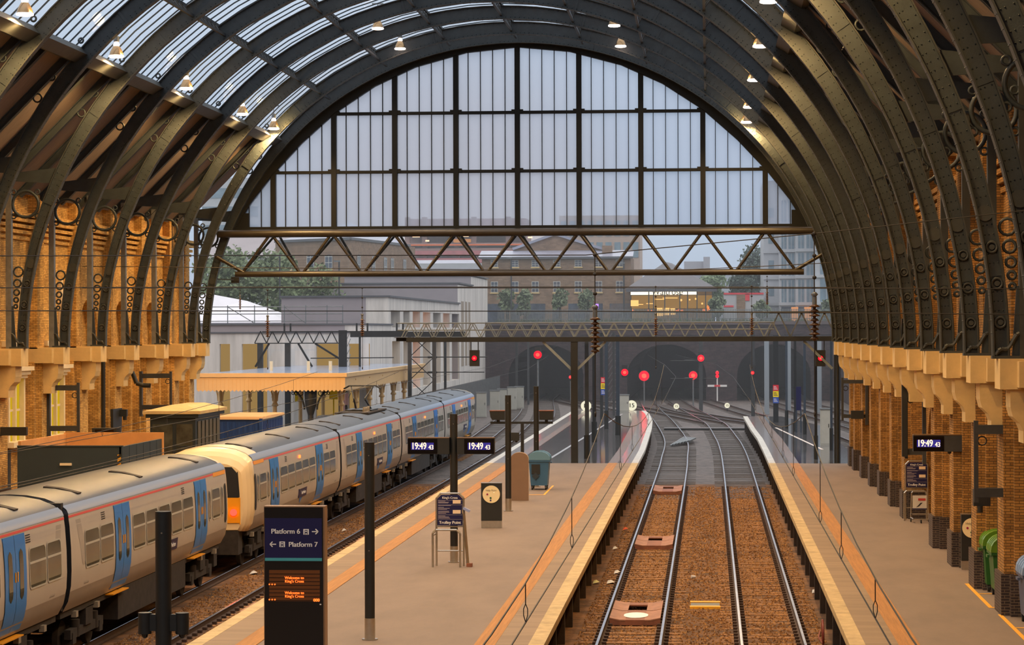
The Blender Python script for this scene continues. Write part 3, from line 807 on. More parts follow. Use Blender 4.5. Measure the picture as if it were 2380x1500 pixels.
def car(y0, L, label, cab=None, lay=LAY_MID, lit=False, plaque=None, panto=False, wheels=True):
    t = T('train_car', (XT, y0, RZ), label, 'train car', 'cars of the two trains')
    t.location.z = 0; ys = 19.5
    def yy(a, b):
        k = L / ys
        return (L - b * k, L - a * k) if cab == 'near' else (a * k, b * k)
    G = .18
    b0, b1 = (.72 if cab == 'near' else G), (L - .5 if cab == 'far' else L - G)
    full = [(-x, z) for x, z in SIDE[::-1]][::1]
    prof = SIDE[::-1] and ([(x, z) for x, z in SIDE])
    body = ypr(prof, b0, b1); lb = ypr([(-x, z) for x, z in SIDE[::-1]], b0, b1); body.add(lb.v, lb.f, True)
    ends = [(x, z) for x, z in SIDE] + [(-x, z) for x, z in SIDE[::-1]]
    for yv in (b0, b1): P(t, 'end_wall', MB().add([(x, yv, z) for x, z in ends], [tuple(range(len(ends)))]), TBLK)
    P(t, 'body_shell', body, TCREAM)
    RP = [(1.335, 2.46), (1.29, 2.54), (1.12, 2.69), (.8, 2.82), (.4, 2.89), (0, 2.91)]
    RP2 = RP + [(-x, z) for x, z in RP[-2::-1]]
    rf = ypr(RP2, b0, b1)
    for yv in (b0, b1): rf.add([(x, yv, z) for x, z in RP2], [tuple(range(len(RP2)))])
    P(t, 'roof', rf, TROOF)
    P(t, 'roof_edge', ypr([(1.345, 2.46), (1.30, 2.56), (1.2, 2.645)], b0, b1).shift(0, 0, .004), TEDGE)
    P(t, 'red_stripe', band(2.38, 2.43, .006, b0, b1, 1), TRED)
    P(t, 'lower_band', band(.26, .72, .004, b0, b1), TLOW)
    for a, b in ((.5, 1.9), (L - 2.1, L - .7)):
        if (cab == 'near' and a < 1) or (cab == 'far' and a > 5): continue
        mb = MB(); zz = [.3, .8, 1.3, 1.8, 2.3]
        vs = []
        for z in zz:
            d_ = (2.3 - z) * .45; s_ = 1 if a < 1 else -1
            vs += [(sx(z) + .005, a + .25 + (d_ if s_ > 0 else .9 - d_), z), (sx(z) + .005, a + .7 + (d_ if s_ > 0 else .9 - d_), z)]
        mb.add(vs, [(2 * i, 2 * i + 1, 2 * i + 3, 2 * i + 2) for i in range(4)]); P(t, 'pale_swoosh', mb, TSW)
    for kind, a, b in lay:
        a, b = yy(a, b)
        if kind in 'wn':
            z0, z1 = (1.16, 1.98)
            p = P(t, 'window', rpane(a, b, z0, z1, .012, .14 if kind == 'n' else .1), TGLASS)
            fr_ = rpane(a, b, z0, z1, .016, .14 if kind == 'n' else .1, .04)
            if kind == 'w':
                q = band(1.66, 1.71, .018, a, b, 1); fr_.add(q.v, q.f)
            P(p, 'window_frame', fr_, TFRAME)
        elif kind == 'd':
            for u0, u1 in ((a, (a + b) / 2 - .012), ((a + b) / 2 + .012, b)):
                dr = P(t, 'door', band(.34, 2.36, .02, u0, u1, 8), TBLUE)
                mid = (u0 + u1) / 2
                P(dr, 'door_window', rpane(mid - .15, mid + .15, 1.0, 2.06, .026, .14), TGLASS)
                P(dr, 'door_button', MB().box(sx(1.25) + .02, sx(1.25) + .035, (u1 - .1 if u0 == a else u0 + .05), (u1 - .05 if u0 == a else u0 + .1), 1.4, 1.6), TYEL)
            P(t, 'door_step', MB().box(1.15, 1.36, a, b, .2, .225), TORANGE)
        else:
            P(t, 'cab_door_window', rpane(a, b, .9, 2.05, .014, .08), TBLK)
    for f_ in (3.2, 12.5 if cab else 16.0):
        a, b = yy(f_, f_ + .36)
        vg = MB()
        for i in range(4): q = band(2.12 + i * .05, 2.145 + i * .05, .008, a, b, 1); vg.add(q.v, q.f)
        P(t, 'vent_grille', vg, TBLK)
    if lit:
        a, b = yy(9.9, 10.0); P(t, 'indicator_light', MB().box(sx(2.15), sx(2.15) + .04, a, b + .12, 2.1, 2.2), INDLIT)
    for f_ in (2.6, 9.2, 16.6):
        a, b = yy(f_, f_ + .5)
        P(t, 'roof_vent', MB().prism([(.12, 2.87), (.95, 2.74), (.97, 2.79), (.5, 2.9), (.14, 2.94)], a, a + .32, 'Y'), TDARK)
    if plaque:
        a, b = yy(*plaque); z0, z1 = .72, 1.02
        pl = P(t, 'name_plaque', band(z0, z1, .03, a, b, 1), NAVY)
        text(pl, 'lettering', 'Great Northern', .17, (sx(.87) + .045, (a + b) / 2, .87), WHITE, rot=(PI / 2, 0, PI / 2), sx=.85)
        P(t, 'plaque_tail', MB().add([(sx(.7) + .01, a + .4, .72), (sx(.7) + .01, a + 1.0, .72), (sx(.5) + .02, a + .45, .5)], [(0, 1, 2)]), TBLUE)
    # ends: gangway bellows
    if cab != 'near': P(t, 'gangway', MB().box(-1.22, 1.22, -.02, G + .01, .3, 2.72), TBLK)
    # underframe
    for a, b in ((L * .29, L * .71),):
        P(t, 'underframe_box', MB().box(.35, 1.2, a, b, -.52, .24).box(-1.2, -.35, a, b, -.52, .24), TDARK)
    P(t, 'solebar', MB().box(-1.15, 1.15, b0, b1, .1, .28), TDARK)
    for c in (L * .15, L * .85):
        bg_ = P(t, 'bogie', MB().box(.95, 1.1, c - 1.6, c + 1.6, -.5, -.28).box(-1.1, -.95, c - 1.6, c + 1.6, -.5, -.28).box(-1, 1, c - .3, c + .3, -.5, .1)
                .cyl((1.02, c - .9, -.5), (1.02, c - .9, -.1), .12, 8).cyl((1.02, c + .9, -.5), (1.02, c + .9, -.1), .12, 8).box(.9, 1.15, c - .35, c + .35, -.3, .12), TDARK)
        for w_ in (-1.3, 1.3):
            P(bg_, 'wheel', MB().cyl((.69, c + w_, -.5), (.82, c + w_, -.5), .415, 18).cyl((-.69, c + w_, -.5), (-.82, c + w_, -.5), .415, 18).cyl((-.7, c + w_, -.5), (.7, c + w_, -.5), .09, 8)
              .box(.86, 1.12, c + w_ - .16, c + w_ + .16, -.62, -.36), TDARK)
    for a in (1.3, 3.4, L - 3.6, L - 1.5):
        P(t, 'step_bracket', MB().box(1.12, 1.24, a, a + .2, .02, .16), mat('pale_step', (150, 140, 124), .5) if 'pale_step' not in bpy.data.materials else bpy.data.materials['pale_step'])
    if cab:
        s_ = -1 if cab == 'near' else 1; e0 = b0 if cab == 'near' else b1
        nl = .7 if cab == 'near' else .48
        secs = [(0, 1, 1, 0), (.3 * nl, .99, .985, 0), (.62 * nl, .96, .95, .01), (.86 * nl, .9, .89, .03), (nl, .82, .8, .07)]
        base = ends[:len(SIDE)] + RP2[1:-1] + ends[len(SIDE):]
        def ring(k):
            d, sxk, szk, dz = secs[k]; return [(x * sxk, e0 + s_ * d, .28 + (z - .28) * szk + dz) for x, z in base]
        low = [i for i, (x, z) in enumerate(base)]
        R_ = [ring(k) for k in range(5)]; n = len(base); mb = MB()
        for k in range(4): mb.add(R_[k] + R_[k + 1], [(i, (i + 1) % n, n + (i + 1) % n, n + i) for i in range(n)], True)
        mb.add(R_[4], [tuple(range(n))])
        c0, c1 = (b0, b0 + 1.5) if cab == 'near' else (b1 - .3, b1)
        q_ = ypr([(x * 1.004, z + .008) for x, z in RP2], c0, c1); mb.add(q_.v, q_.f, True)
        P(t, 'cab_cowl', mb, mat('cab_cowl_cream', (232, 206, 160), .25) if 'cab_cowl_cream' not in bpy.data.materials else bpy.data.materials['cab_cowl_cream'])
        yf = e0 + s_ * (nl + .01)
        def plate(x0, x1, z0, z1, d): return MB().box(x0, x1, yf, yf + s_ * d, z0, z1)
        P(t, 'windscreen', MB().prism([(-1.02, 1.35), (1.02, 1.35), (.98, 2.1), (.8, 2.3), (-.8, 2.3), (-.98, 2.1)], yf - s_ * .02, yf + s_ * .03), TBLK)
        wr_ = MB()
        for sgn in (1, -1):
            wr_.add([(sgn * 1.03, yf + s_ * .02, 1.35), (sgn * 1.22, e0 + s_ * nl * .62, 1.35), (sgn * 1.19, e0 + s_ * nl * .62, 2.2), (sgn * .97, yf + s_ * .02, 2.15)], [(0, 1, 2, 3)])
        P(t, 'windscreen_return', wr_, TBLK)
        P(t, 'yellow_end', MB().prism([(-1.05, .55), (1.05, .55), (1.05, 1.34), (-1.05, 1.34)], yf - s_ * .02, yf + s_ * .025), TYEL)
        ye = MB()
        for sgn in (1, -1):
            ye.add([(sgn * 1.05, yf + s_ * .02, .5), (sgn * 1.25, e0 + s_ * nl * .62, .5), (sgn * 1.26, e0 + s_ * nl * .62, 1.34), (sgn * 1.05, yf + s_ * .02, 1.34)], [(0, 1, 2, 3)])
        P(t, 'yellow_end_return', ye, TYEL)
        for sgn in (1, -1):
            P(t, 'tail_light', MB().cyl((sgn * .86, yf, .88), (sgn * .86, yf + s_ * .05, .88), .11, 14), REDLIT if cab == 'near' else TDARK)
        P(t, 'coupler', MB().box(-.25, .25, yf, yf + s_ * .55, -.15, .2).box(-1.0, 1.0, e0, yf, -.45, .3), TDARK)
        a, b = sorted((e0 - s_ * .1, e0 - s_ * 1.9)); P(t, 'orange_stripe', band(2.33, 2.44, .01, a, b, 1), TORANGE)
    if panto:
        c = L - 3.6
        P(t, 'roof_well', MB().box(-.75, .75, c - 3.2, c + 3.2, 2.86, 2.925), TDARK)
        pg_ = MB(); zb, zt = 2.93, 4.0
        for x_ in (-.5, .5):
            pg_.bar((x_ * .7, c + .9, zb), (x_ * .5, c - .7, zb + .55), .06); pg_.bar((x_ * .5, c - .7, zb + .55), (x_, c + .3, zt), .05)
        pg_.box(-.6, .6, c - 1.0, c + 1.2, zb - .0, zb + .06)
        P(t, 'pantograph', pg_, BLACKST); P(t, 'collector_head', MB().tube([(-.85, c + .3, zt - .1), (-.6, c + .3, zt + .04), (.6, c + .3, zt + .04), (.85, c + .3, zt - .1)], .03, 6).tube([(-.85, c + .6, zt - .1), (-.6, c + .6, zt + .04), (.6, c + .6, zt + .04), (.85, c + .6, zt - .1)], .03, 6), BLACKST)
        for k in range(3): P(t, 'roof_insulator', MB().lathe((.45, c - 2.4 + .7 * k, 2.92), [(.09, 0), (.05, .05), (.09, .1), (.05, .15), (.08, .22), (0, .24)], 10), TLOW)
    return t
car(37.2, 19.65, 'cream and blue train car cut off by the picture edge, nearest of the standing trains', None, LAY_MID, False)
car(56.9, 19.5, 'cream train car with a cab backing onto the train with the lit red tail light', 'far', LAY_CAB, False, (10.1, 11.75))
car(79.9, 19.8, 'cream train car with a yellow cab end and a lit red tail light', 'near', LAY_CAB, True, (8.5, 10.2))
car(99.75, 19.95, 'train car with the pantograph on its roof', None, LAY_MID, True, (10.8, 12.5), True)
car(119.75, 19.65, 'train car outside the roof between the pantograph car and the farthest car', None, LAY_MID, True)
car(139.45, 18.9, 'farthest train car, its cab end pointing out to the tunnels', 'far', LAY_CAB, True, (11.2, 12.9))
# ================================================================== PLATFORM FURNITURE
def gp(px, py, z=0):
    d = at(px, py, 10) - Vector((0, 0, HC)); return Vector((0, 0, HC)) + d * ((z - HC) / d.z)

# ---- tall information totem
t = T('platform_sign', (-7.445, 46.18, 0), 'tall dark blue platform sign with white arrows above an orange matrix display', 'sign')
W_, D_, H_ = 1.11, .3, 3.42
P(t, 'casing', MB().box(-W_ / 2, W_ / 2, -D_ / 2 + .01, D_ / 2, 0, H_), mat('totem_bronze', (150, 116, 84), .4, .3, .1, 3))
P(t, 'front_panel', MB().box(-W_ / 2 + .01, W_ / 2 - .035, -D_ / 2, -D_ / 2 + .01, 0, H_ - .02), SIGNBLK)
yf = -D_ / 2
def fz(d): return H_ - d
P(t, 'direction_panel', MB().box(-.535, .5, yf - .008, yf, fz(.93), fz(.215)), NAVY)
P(t, 'teal_stripe', MB().box(-.535, .5, yf - .01, yf, fz(.985), fz(.93)), mat('teal_stripe', (70, 158, 168), .4))
x0 = -.555 + .0
def arrow(par, x, z, s):
    mb = MB(); mb.bar((x - s * .06, yf - .012, z), (x + s * .05, yf - .012, z), .006, .017)
    mb.bar((x + s * .052, yf - .012, z), (x + s * .005, yf - .012, z + .046), .006, .018).bar((x + s * .052, yf - .012, z), (x + s * .005, yf - .012, z - .046), .006, .018)
    P(par, 'arrow', mb, WHITE)
def icon(par, x, z):
    ic = P(par, 'train_icon', MB().box(x - .05, x + .05, yf - .012, yf - .008, z - .05, z + .05), WHITE)
    P(ic, 'train_shape', MB().box(x - .026, x + .026, yf - .015, yf - .012, z - .022, z + .034).box(x - .03, x - .012, yf - .015, yf - .012, z - .042, z - .028).box(x + .012, x + .03, yf - .015, yf - .012, z - .042, z - .028), NAVY)
    P(ic, 'train_window', MB().box(x - .018, x + .018, yf - .017, yf - .015, z + .0, z + .02), WHITE)
text(t, 'lettering', 'Platform 6', .125, (x0 + .398, yf - .012, fz(.455)), WHITE, bold=.003); icon(t, x0 + .77, fz(.46)); arrow(t, x0 + .935, fz(.455), 1)
text(t, 'lettering', 'Platform 7', .125, (x0 + .715, yf - .012, fz(.69)), WHITE, bold=.003); icon(t, x0 + .335, fz(.685)); arrow(t, x0 + .165, fz(.685), -1)
sc_ = P(t, 'matrix_display', MB().box(-.46, .46, yf - .006, yf, fz(1.71), fz(1.15)), mat('matrix_rows', (72, 42, 14), .4, emit=.12, ecol=(150, 70, 10)))
for i in range(8): P(sc_, 'row_gap', MB().box(-.46, .46, yf - .008, yf - .006, fz(1.22 + .068 * i) - .006, fz(1.22 + .068 * i) + .006), SCREENBLK)
for z1, z2, z3 in ((1.29, 1.352, 1.408), (1.56, 1.622, 1.682)):
    text(sc_, 'lettering', 'Welcome to', .068, (-.0, yf - .012, fz(z1)), AMBERTXT, bold=.002); text(sc_, 'lettering', "King's Cross", .068, (0, yf - .012, fz(z2)), AMBERTXT, bold=.002)
    for k in range(3): P(sc_, 'matrix_dot', MB().cyl((-.455 + .05 * k, yf - .006, fz(z3)), (-.455 + .05 * k, yf - .013, fz(z3)), .014, 8), AMBERTXT)
text(sc_, 'lettering', '000', .075, (.4, yf - .012, fz(1.69)), AMBERTXT, bold=.004)
P(t, 'maker_mark', MB().box(.455, .485, yf - .004, yf, fz(1.775), fz(1.755)), WHITE)

# ---- black poles along the island
def pole(x, y, lab, h=4.2, name='platform_pole'):
    t = T(name, (x, y, 0), lab, 'pole', 'black poles along the island platform')
    P(t, 'shaft', MB().cyl((0, 0, .3), (0, 0, h), .108, 16), BLACKST)
    P(t, 'steel_collar', MB().cyl((0, 0, .02), (0, 0, .46), .114, 16), STEEL)
    P(t, 'base_flange', MB().cyl((0, 0, 0), (0, 0, .025), .17, 16), STEEL)
    for z in (h - .28, h - 2.3): P(t, 'bolt', MB().cyl((0, -.1, z), (0, -.116, z), .012, 6), STEEL)
    return t
p = pole(-7.2, 33.7, 'black pole with two camera housings, closest to the viewer')
for s in (-1, 1):
    c = P(p, 'camera_housing', MB().cyl((s * .25, 0, 2.58), (s * .25, 0, 2.86), .09, 14).box(min(0, s * .2), max(0, s * .2), -.05, .05, 2.62, 2.84), BLACKST)
    P(c, 'camera_dome', MB().lathe((s * .25, 0, 2.58), [(.05, 0), (.04, -.04), (.02, -.06), (0, -.065)], 12), SCREENBLK)
pole(-7.2, 54.5, 'plain black pole beside the tall platform sign')
pc = pole(-7.2, 72.7, 'black pole carrying the two lit clocks')
def clock(name, x0, x1, z0, z1, y, lab, cx, dark_right=None, size=.27):
    t = T(name, ((x0 + x1) / 2, y, z0), lab, 'clock', 'lit station clocks')
    hx, h = (x1 - x0) / 2, z1 - z0
    P(t, 'casing', MB().box(-hx, hx, -.12, .12, 0, h), STEELDK if dark_right else BLACKST)
    P(t, 'top_strip', MB().box(-hx, hx, -.13, .13, h, h + .025), mat('bronze_strip', (120, 92, 60), .4, .3) if 'bronze_strip' not in bpy.data.materials else bpy.data.materials['bronze_strip'])
    P(t, 'screen_surround', MB().box(cx - .42, cx + .42, -.135, -.12, .02, h - .02), SCREENBLK)
    d = P(t, 'display', MB().box(cx - .32, cx + .32, -.14, -.135, h / 2 - .1, h / 2 + .1), glow('clock_blue', (66, 56, 140), .9) if 'clock_blue' not in bpy.data.materials else bpy.data.materials['clock_blue'])
    text(d, 'digits', '19:49', size, (cx - .1, -.145, h / 2 + .0), WHITETXT, sx=.72, bold=.008)
    text(d, 'digits', '43', size * .68, (cx + .245, -.145, h / 2 - .035), WHITETXT, sx=.8, bold=.006)
    return t
clock('station_clock', -8.48, -7.31, 3.07, 3.52, 72.6, 'lit clock on the train side of the black pole', -.17)
clock('station_clock', -7.09, -6.03, 3.07, 3.52, 72.6, 'lit clock on the pole arm nearer the empty tracks', .10)
p = pole(-7.25, 93.2, 'black pole in front of the brown round-topped panel')
P(p, 'camera_box', MB().box(.1, .4, -.1, .1, 2.55, 2.85), BLACKST); P(p, 'camera_dome', MB().lathe((.3, 0, 2.55), [(.06, 0), (.04, -.05), (0, -.07)], 10), SCREENBLK)
pole(-7.2, 107.7, 'black pole rising behind the blue wheeled bin')

# ---- help points
def help_point(x, y, lab, w=.68, r=.29, h=1.48):
    t = T('help_point', (x, y, 0), lab, 'help point', 'help points on the platforms')
    P(t, 'plinth', MB().box(-w / 2, w / 2, -.12, .12, 0, .24), STEEL)
    P(t, 'cabinet', MB().box(-w / 2, w / 2, -.13, .13, .24, h), STEELDK if 0 else BLACKST)
    P(t, 'top_cap', MB().box(-w / 2 - .005, w / 2 + .005, -.135, .135, h, h + .02), STEEL)
    d = P(t, 'round_panel', MB().cyl((0, -.13, h - .36), (0, -.16, h - .36), r, 32), mat('help_cream', (240, 222, 176), .35) if 'help_cream' not in bpy.data.materials else bpy.data.materials['help_cream'])
    text(d, 'lettering', 'Help Point', .085, (0, -.165, h - .36 + r * .45), mat('faint_grey_print', (150, 140, 116), .5))
    for dx, dz, c, rr in ((-.13, -.0, (150, 20, 80), .03), (-.02, -.12, (10, 80, 50), .032), (-.02, -.2, (40, 30, 100), .026)):
        P(d, 'call_button', MB().cyl((dx, -.16, h - .36 + dz), (dx, -.175, h - .36 + dz), rr, 12), mat('button', c, .4))
    P(d, 'status_light', MB().cyl((.09, -.16, h - .36 + .06), (.09, -.168, h - .36 + .06), .012, 8), WHITETXT)
    return t
help_point(-7.2, 85.4, 'black help point with a round cream panel on the island platform')
help_point(7.14, 71.2, 'black help point tucked behind a brick pier of the narrow platform', .58, .27, 1.5)

# ---- round-topped panel
t = T('notice_board', (-7.26, 99.0, 0), 'brown round-topped notice board seen from its plain back', 'notice board')
w = .33; pts = [(-w, 0), (w, 0), (w, 1.62)] + [(w * cos(a), 1.62 + .23 * sin(a)) for a in [PI * i / 12 for i in range(1, 12)]] + [(-w, 1.62)]
P(t, 'back_panel', MB().prism(pts, -.1, -.02), mat('brown_panel', (132, 104, 82), .6, 0, .06, 2)); P(t, 'frame', MB().prism([(a * 1.03, b * 1.005) for a, b in pts], -.02, .12), mat('panel_rim', (196, 168, 134), .4, .2))

# ---- wheeled bins
def bin_(name, loc, lab, body, lid, lx=.75, ly=1.25, h=1.1, rz=0, lidh=.34, mark=False):
    t = T(name, loc, lab, 'bin', 'large wheeled bins', rz=rz)
    mb = MB(); a, b = lx / 2, ly / 2
    mb.add([(-a * .82, -b * .9, .18), (a * .82, -b * .9, .18), (a * .82, b * .9, .18), (-a * .82, b * .9, .18), (-a, -b, h), (a, -b, h), (a, b, h), (-a, b, h)],
           [(3, 2, 1, 0), (0, 1, 5, 4), (1, 2, 6, 5), (2, 3, 7, 6), (3, 0, 4, 7), (4, 5, 6, 7)])
    P(t, 'tub', mb, body)
    P(t, 'rim', MB().box(-a - .04, a + .04, -b - .04, b + .04, h - .04, h + .03), body)
    pts = [(-a - .05, h + .03), (-a - .05, h + .08)] + [((a + .05) * -cos(u), h + .08 + lidh * sin(u)) for u in [PI * i / 10 for i in range(1, 10)]] + [(a + .05, h + .08), (a + .05, h + .03)]
    P(t, 'lid', MB().prism(pts, -b - .05, b + .05, 'Y'), lid)
    rb = MB()
    for yv in (-b * .5, 0, b * .5): rb.prism([(x * 1.02, z + .012) for x, z in pts], yv - .02, yv + .02, 'Y')
    P(t, 'lid_ridges', rb, lid)
    for sx_ in (-1, 1):
        for sy in (-1, 1):
            w_ = P(t, 'wheel', MB().cyl((sx_ * a * .68 - .03, sy * b * .75, .09), (sx_ * a * .68 + .03, sy * b * .75, .09), .09, 12), BLACKST)
            P(w_, 'castor_fork', MB().box(sx_ * a * .68 - .045, sx_ * a * .68 + .045, sy * b * .75 - .05, sy * b * .75 + .05, .1, .2), STEELDK)
        P(t, 'handle', MB().box(sx_ * (a + .04), sx_ * (a + .1), -b * .3, b * .3, h - .12, h - .06), body)
    if mark:
        P(t, 'recycling_panel', MB().box(-.3, .05, -b - .015, -b + .02, h - .55, h - .15), BLACKST)
        P(t, 'diamond_sticker', MB().prism([(-.13, h - .78), (.02, h - .63), (-.13, h - .48), (-.28, h - .63)], -b - .02, -b + .02), mat('sticker_dark', (38, 52, 64), .5))
    return t
BLUEB = mat('blue_plastic', (54, 98, 134), .45, 0, .1, 2); BLUEL = mat('blue_lid', (96, 136, 160), .3)
GRB = mat('green_plastic', (40, 96, 40), .4, 0, .1, 2); GRL = mat('green_lid', (96, 140, 40), .3)
bin_('wheeled_bin', (-6.95, 106.0, 0), 'blue wheeled bin standing in a yellow-marked bay on the island platform', BLUEB, BLUEL, .82, 1.1, 1.2, 0, .3, True)
bin_('wheeled_bin', (7.2, 65.6, 0), 'green wheeled bin standing behind the other green bin', GRB, GRL, .72, 1.0, 1.12)
b2 = bin_('wheeled_bin', (7.22, 64.15, 0), 'green wheeled bin with a pale sticker on its lid', GRB, GRL, .66, 1.0, 1.08)
P(b2, 'lid_sticker', MB().box(-.3, -.12, -.3, .1, 1.335, 1.36), WHITE)
bin_('wheeled_bin', (7.22, 58.2, 0), 'blue-lidded grey wheeled bin cut off by the picture edge', mat('slate_plastic', (72, 84, 112), .45), mat('pale_blue_lid', (120, 150, 190), .3), .6, 1.2, 1.1)
# yellow bay markings on the floor
def marking(lab, segs):
    mb = MB()
    for (x0, y0, x1, y1) in segs: mb.add([(x0, y0, .005), (x1, y0, .005), (x1, y1, .005), (x0, y1, .005)], [(0, 1, 2, 3)])
    S('bay_marking', mb, YPAINT, lab, 'floor marking', 'yellow floor markings of the bin bays', 'structure')
marking('yellow bay lines round the two green bins', [(6.55, 61.4, 6.65, 67.2), (6.65, 67.05, 7.3, 67.2), (6.65, 64.6, 7.2, 64.72), (6.65, 61.4, 6.9, 61.55)])
marking('yellow bay lines round the grey bin with a blue lid', [(6.6, 55, 6.7, 60.0), (6.7, 59.88, 7.3, 60.0), (6.7, 57.3, 7.2, 57.42)])
marking('yellow bay lines round the blue bin on the island', [(-7.5, 102.3, -6.5, 102.5), (-6.58, 102.5, -6.5, 108.4)])

# ---- trolley stands
def trolley_stand(x, y, lab, lean=True):
    t = T('trolley_stand', (x, y, 0), lab, 'trolley stand', 'luggage trolley stands')
    w = .38
    P(t, 'sign_frame', MB().tube([(-w, .2, 0), (-w, .2, 1.9), (-w + .12, .2, 2.02), (w - .12, .2, 2.02), (w, .2, 1.9), (w, .2, 0)], .028, 8).tube([(-w, .2, 1.1), (w, .2, 1.1)], .022, 6).tube([(-w, .2, .42), (w, .2, .42)], .02, 6), STEEL)
    pts = [(-w + .03, 1.13), (w - .03, 1.13), (w - .03, 1.88), (w - .13, 1.98), (-w + .13, 1.98), (-w + .03, 1.88)]
    s = P(t, 'sign_panel', MB().prism(pts, .17, .2), NAVY)
    PRN = bpy.data.materials.get('sign_print') or mat('sign_print', (170, 160, 170), .5)
    text(s, 'lettering', "King's Cross", .085, (0, .165, 1.9), WHITE, bold=.002); text(s, 'lettering', 'Trolley Point', .115, (0, .165, 1.21), WHITE, bold=.003)
    for z in (1.83, 1.7, 1.42, 1.3): P(s, 'rule_line', MB().box(-w + .04, w - .04, .164, .168, z, z + .006), PRN)
    for z in (1.74, 1.46): P(s, 'picture_panel', MB().box(.08, .3, .16, .168, z, z + .1), mat('cream_print', (236, 210, 176), .5) if 'cream_print' not in bpy.data.materials else bpy.data.materials['cream_print'])
    pr = MB()
    for z, l in ((1.8, .2), (1.77, .3), (1.75, .28), (1.68, .36), (1.63, .16), (1.6, .32), (1.57, .25), (1.52, .3), (1.49, .31), (1.46, .22), (1.39, .2), (1.36, .3), (1.33, .33)):
        pr.box(-.33, -.33 + l, .164, .168, z, z + .012)
    P(s, 'printed_lines', pr, PRN)
    P(t, 'hoop', MB().tube([(-.45, -.15, 0), (-.45, -.15, .94), (-.36, -.15, 1.03), (.22, -.15, 1.03), (.31, -.15, .94), (.31, -.15, 0)], .03, 8), STEEL)
    for sx_ in (-.43, .33): P(t, 'link_bar', MB().cyl((sx_, -.15, .88), (sx_ * .9, .2, .9), .018, 6), STEEL)
    if lean:
        P(t, 'slope_rail', MB().bar((.37, .15, 1.66), (.52, -.05, .02), .07, .05), STEEL)
        P(t, 'coin_box', MB().bar((.38, .1, 1.62), (.56, .1, 1.53), .1, .07), mat('coin_box_blue', (150, 160, 200), .3)); P(t, 'foot_block', MB().box(.48, .64, -.12, .06, .0, .1), RUST)
    return t
trolley_stand(-7.2, 71.4, 'empty trolley stand with a blue sign on the island platform')
trolley_stand(7.1, 89.2, 'trolley stand with a parked luggage trolley by the brick wall', False)
t = T('luggage_trolley', (7.13, 88.55, 0), 'silver luggage trolley parked in the stand by the brick wall', 'trolley')
P(t, 'back_frame', MB().tube([(-.3, 0, .15), (-.27, 0, .98), (-.22, 0, 1.03), (.22, 0, 1.03), (.27, 0, .98), (.3, 0, .15)], .022, 8), STEEL)
P(t, 'advert_panel', MB().box(-.24, .24, -.03, -.015, .42, .9), mat('trolley_panel', (206, 200, 190), .4)); P(t, 'panel_stripe', MB().box(-.24, .24, -.034, -.03, .42, .46), NAVY)
P(t, 'red_lettering_block', MB().box(-.05, .2, -.036, -.03, .72, .8), mat('print_red', (190, 60, 50), .5)); P(t, 'dark_figure', MB().prism([(-.12, .5), (-.02, .53), (.06, .62), (.1, .66), (.02, .64), (-.04, .57)], -.036, -.03), BLACKST)
P(t, 'basket', MB().box(-.3, .3, -.3, -.28, .26, .3).box(-.3, .3, -.12, -.1, .26, .3).box(-.3, -.28, -.3, 0, .26, .3).box(.28, .3, -.3, 0, .26, .3).box(-.1, -.08, -.3, 0, .27, .29).box(.08, .1, -.3, 0, .27, .29), STEEL)
P(t, 'chassis', MB().tube([(-.3, 0, .15), (-.26, -.7, .14), (.26, -.7, .14), (.3, 0, .15)], .022, 6), STEEL)
for x in (-.3, 0, .3): P(t, 'wheel', MB().cyl((x - .02, -.05 if x else -.6, .07), (x + .02, -.05 if x else -.6, .07), .07, 12), BLACKST)

# ---- clock on the brick wall
ck = clock('station_clock', 5.62, 6.96, 3.18, 3.63, 72.0, 'lit clock bracketed from the brick wall above the narrow platform', -.25, True)
P(ck, 'wall_arm', MB().box(.6, 1.0, -.05, .05, .1, .4), STEELDK); P(ck, 'sensor_dome', MB().lathe((.33, 0, 0), [(.06, 0), (.05, -.05), (0, -.08)], 10), BLACKST)

# ---- sign brackets on the walls (two arms and a post)
def bracket(xw, xo, y, z0, z1, lab, th=.17, wallpost=True, extra=None):
    t = T('sign_bracket', ((xw + xo) / 2, y, z0), lab, 'sign bracket', 'dark steel sign brackets on the walls')
    s = 1 if xo > xw else -1; W = lambda x: x - (xw + xo) / 2
    for z in (0, z1 - z0 - th): P(t, 'arm', MB().box(W(xw), W(xo), -.06, .06, z, z + th), STEELDK)
    P(t, 'post', MB().box(W(xo) - .05, W(xo) + .05, -.05, .05, -.12, z1 - z0 + .1), STEELDK)
    P(t, 'cable_loop', MB().torus((W(xo) - s * .14, 0, (z1 - z0) * .78), .1, .018, 'Y', 12, 5), CABLE)
    if wallpost: P(t, 'wall_plate', MB().box(W(xw) - .06, W(xw) + .06, -.1, .1, -.3, z1 - z0 + .1), STEELDK)
    return t
bracket(-25.15, -24.0, 97.0, 2.75, 4.5, 'sign bracket on the brick wall above the grey hoarding', .2)
bracket(-24.95, -23.62, 112.2, 3.1, 4.68, 'sign bracket on the brick wall above the dark kiosk', .2)
bracket(6.9, 5.84, 114.0, 2.65, 4.32, 'sign bracket far along the bin wall with a box on its arm', .16)
bracket(7.0, 6.42, 85.0, 2.45, 4.76, 'sign bracket beside the lit clock on the brick wall', .2)
bracket(6.95, 6.12, 60.0, 2.7, 4.36, 'large sign bracket on the brick wall above the green bins', .21)
S('camera_box', MB().box(6.2, 6.75, 113.7, 113.95, 2.62, 2.98), BLACKST, 'black box on the lower arm of the far sign bracket', 'camera box')
t = T('mast', (6.36, 84.9, 2.4), 'tall dark mast rising from the sign bracket beside the wall clock', 'mast')
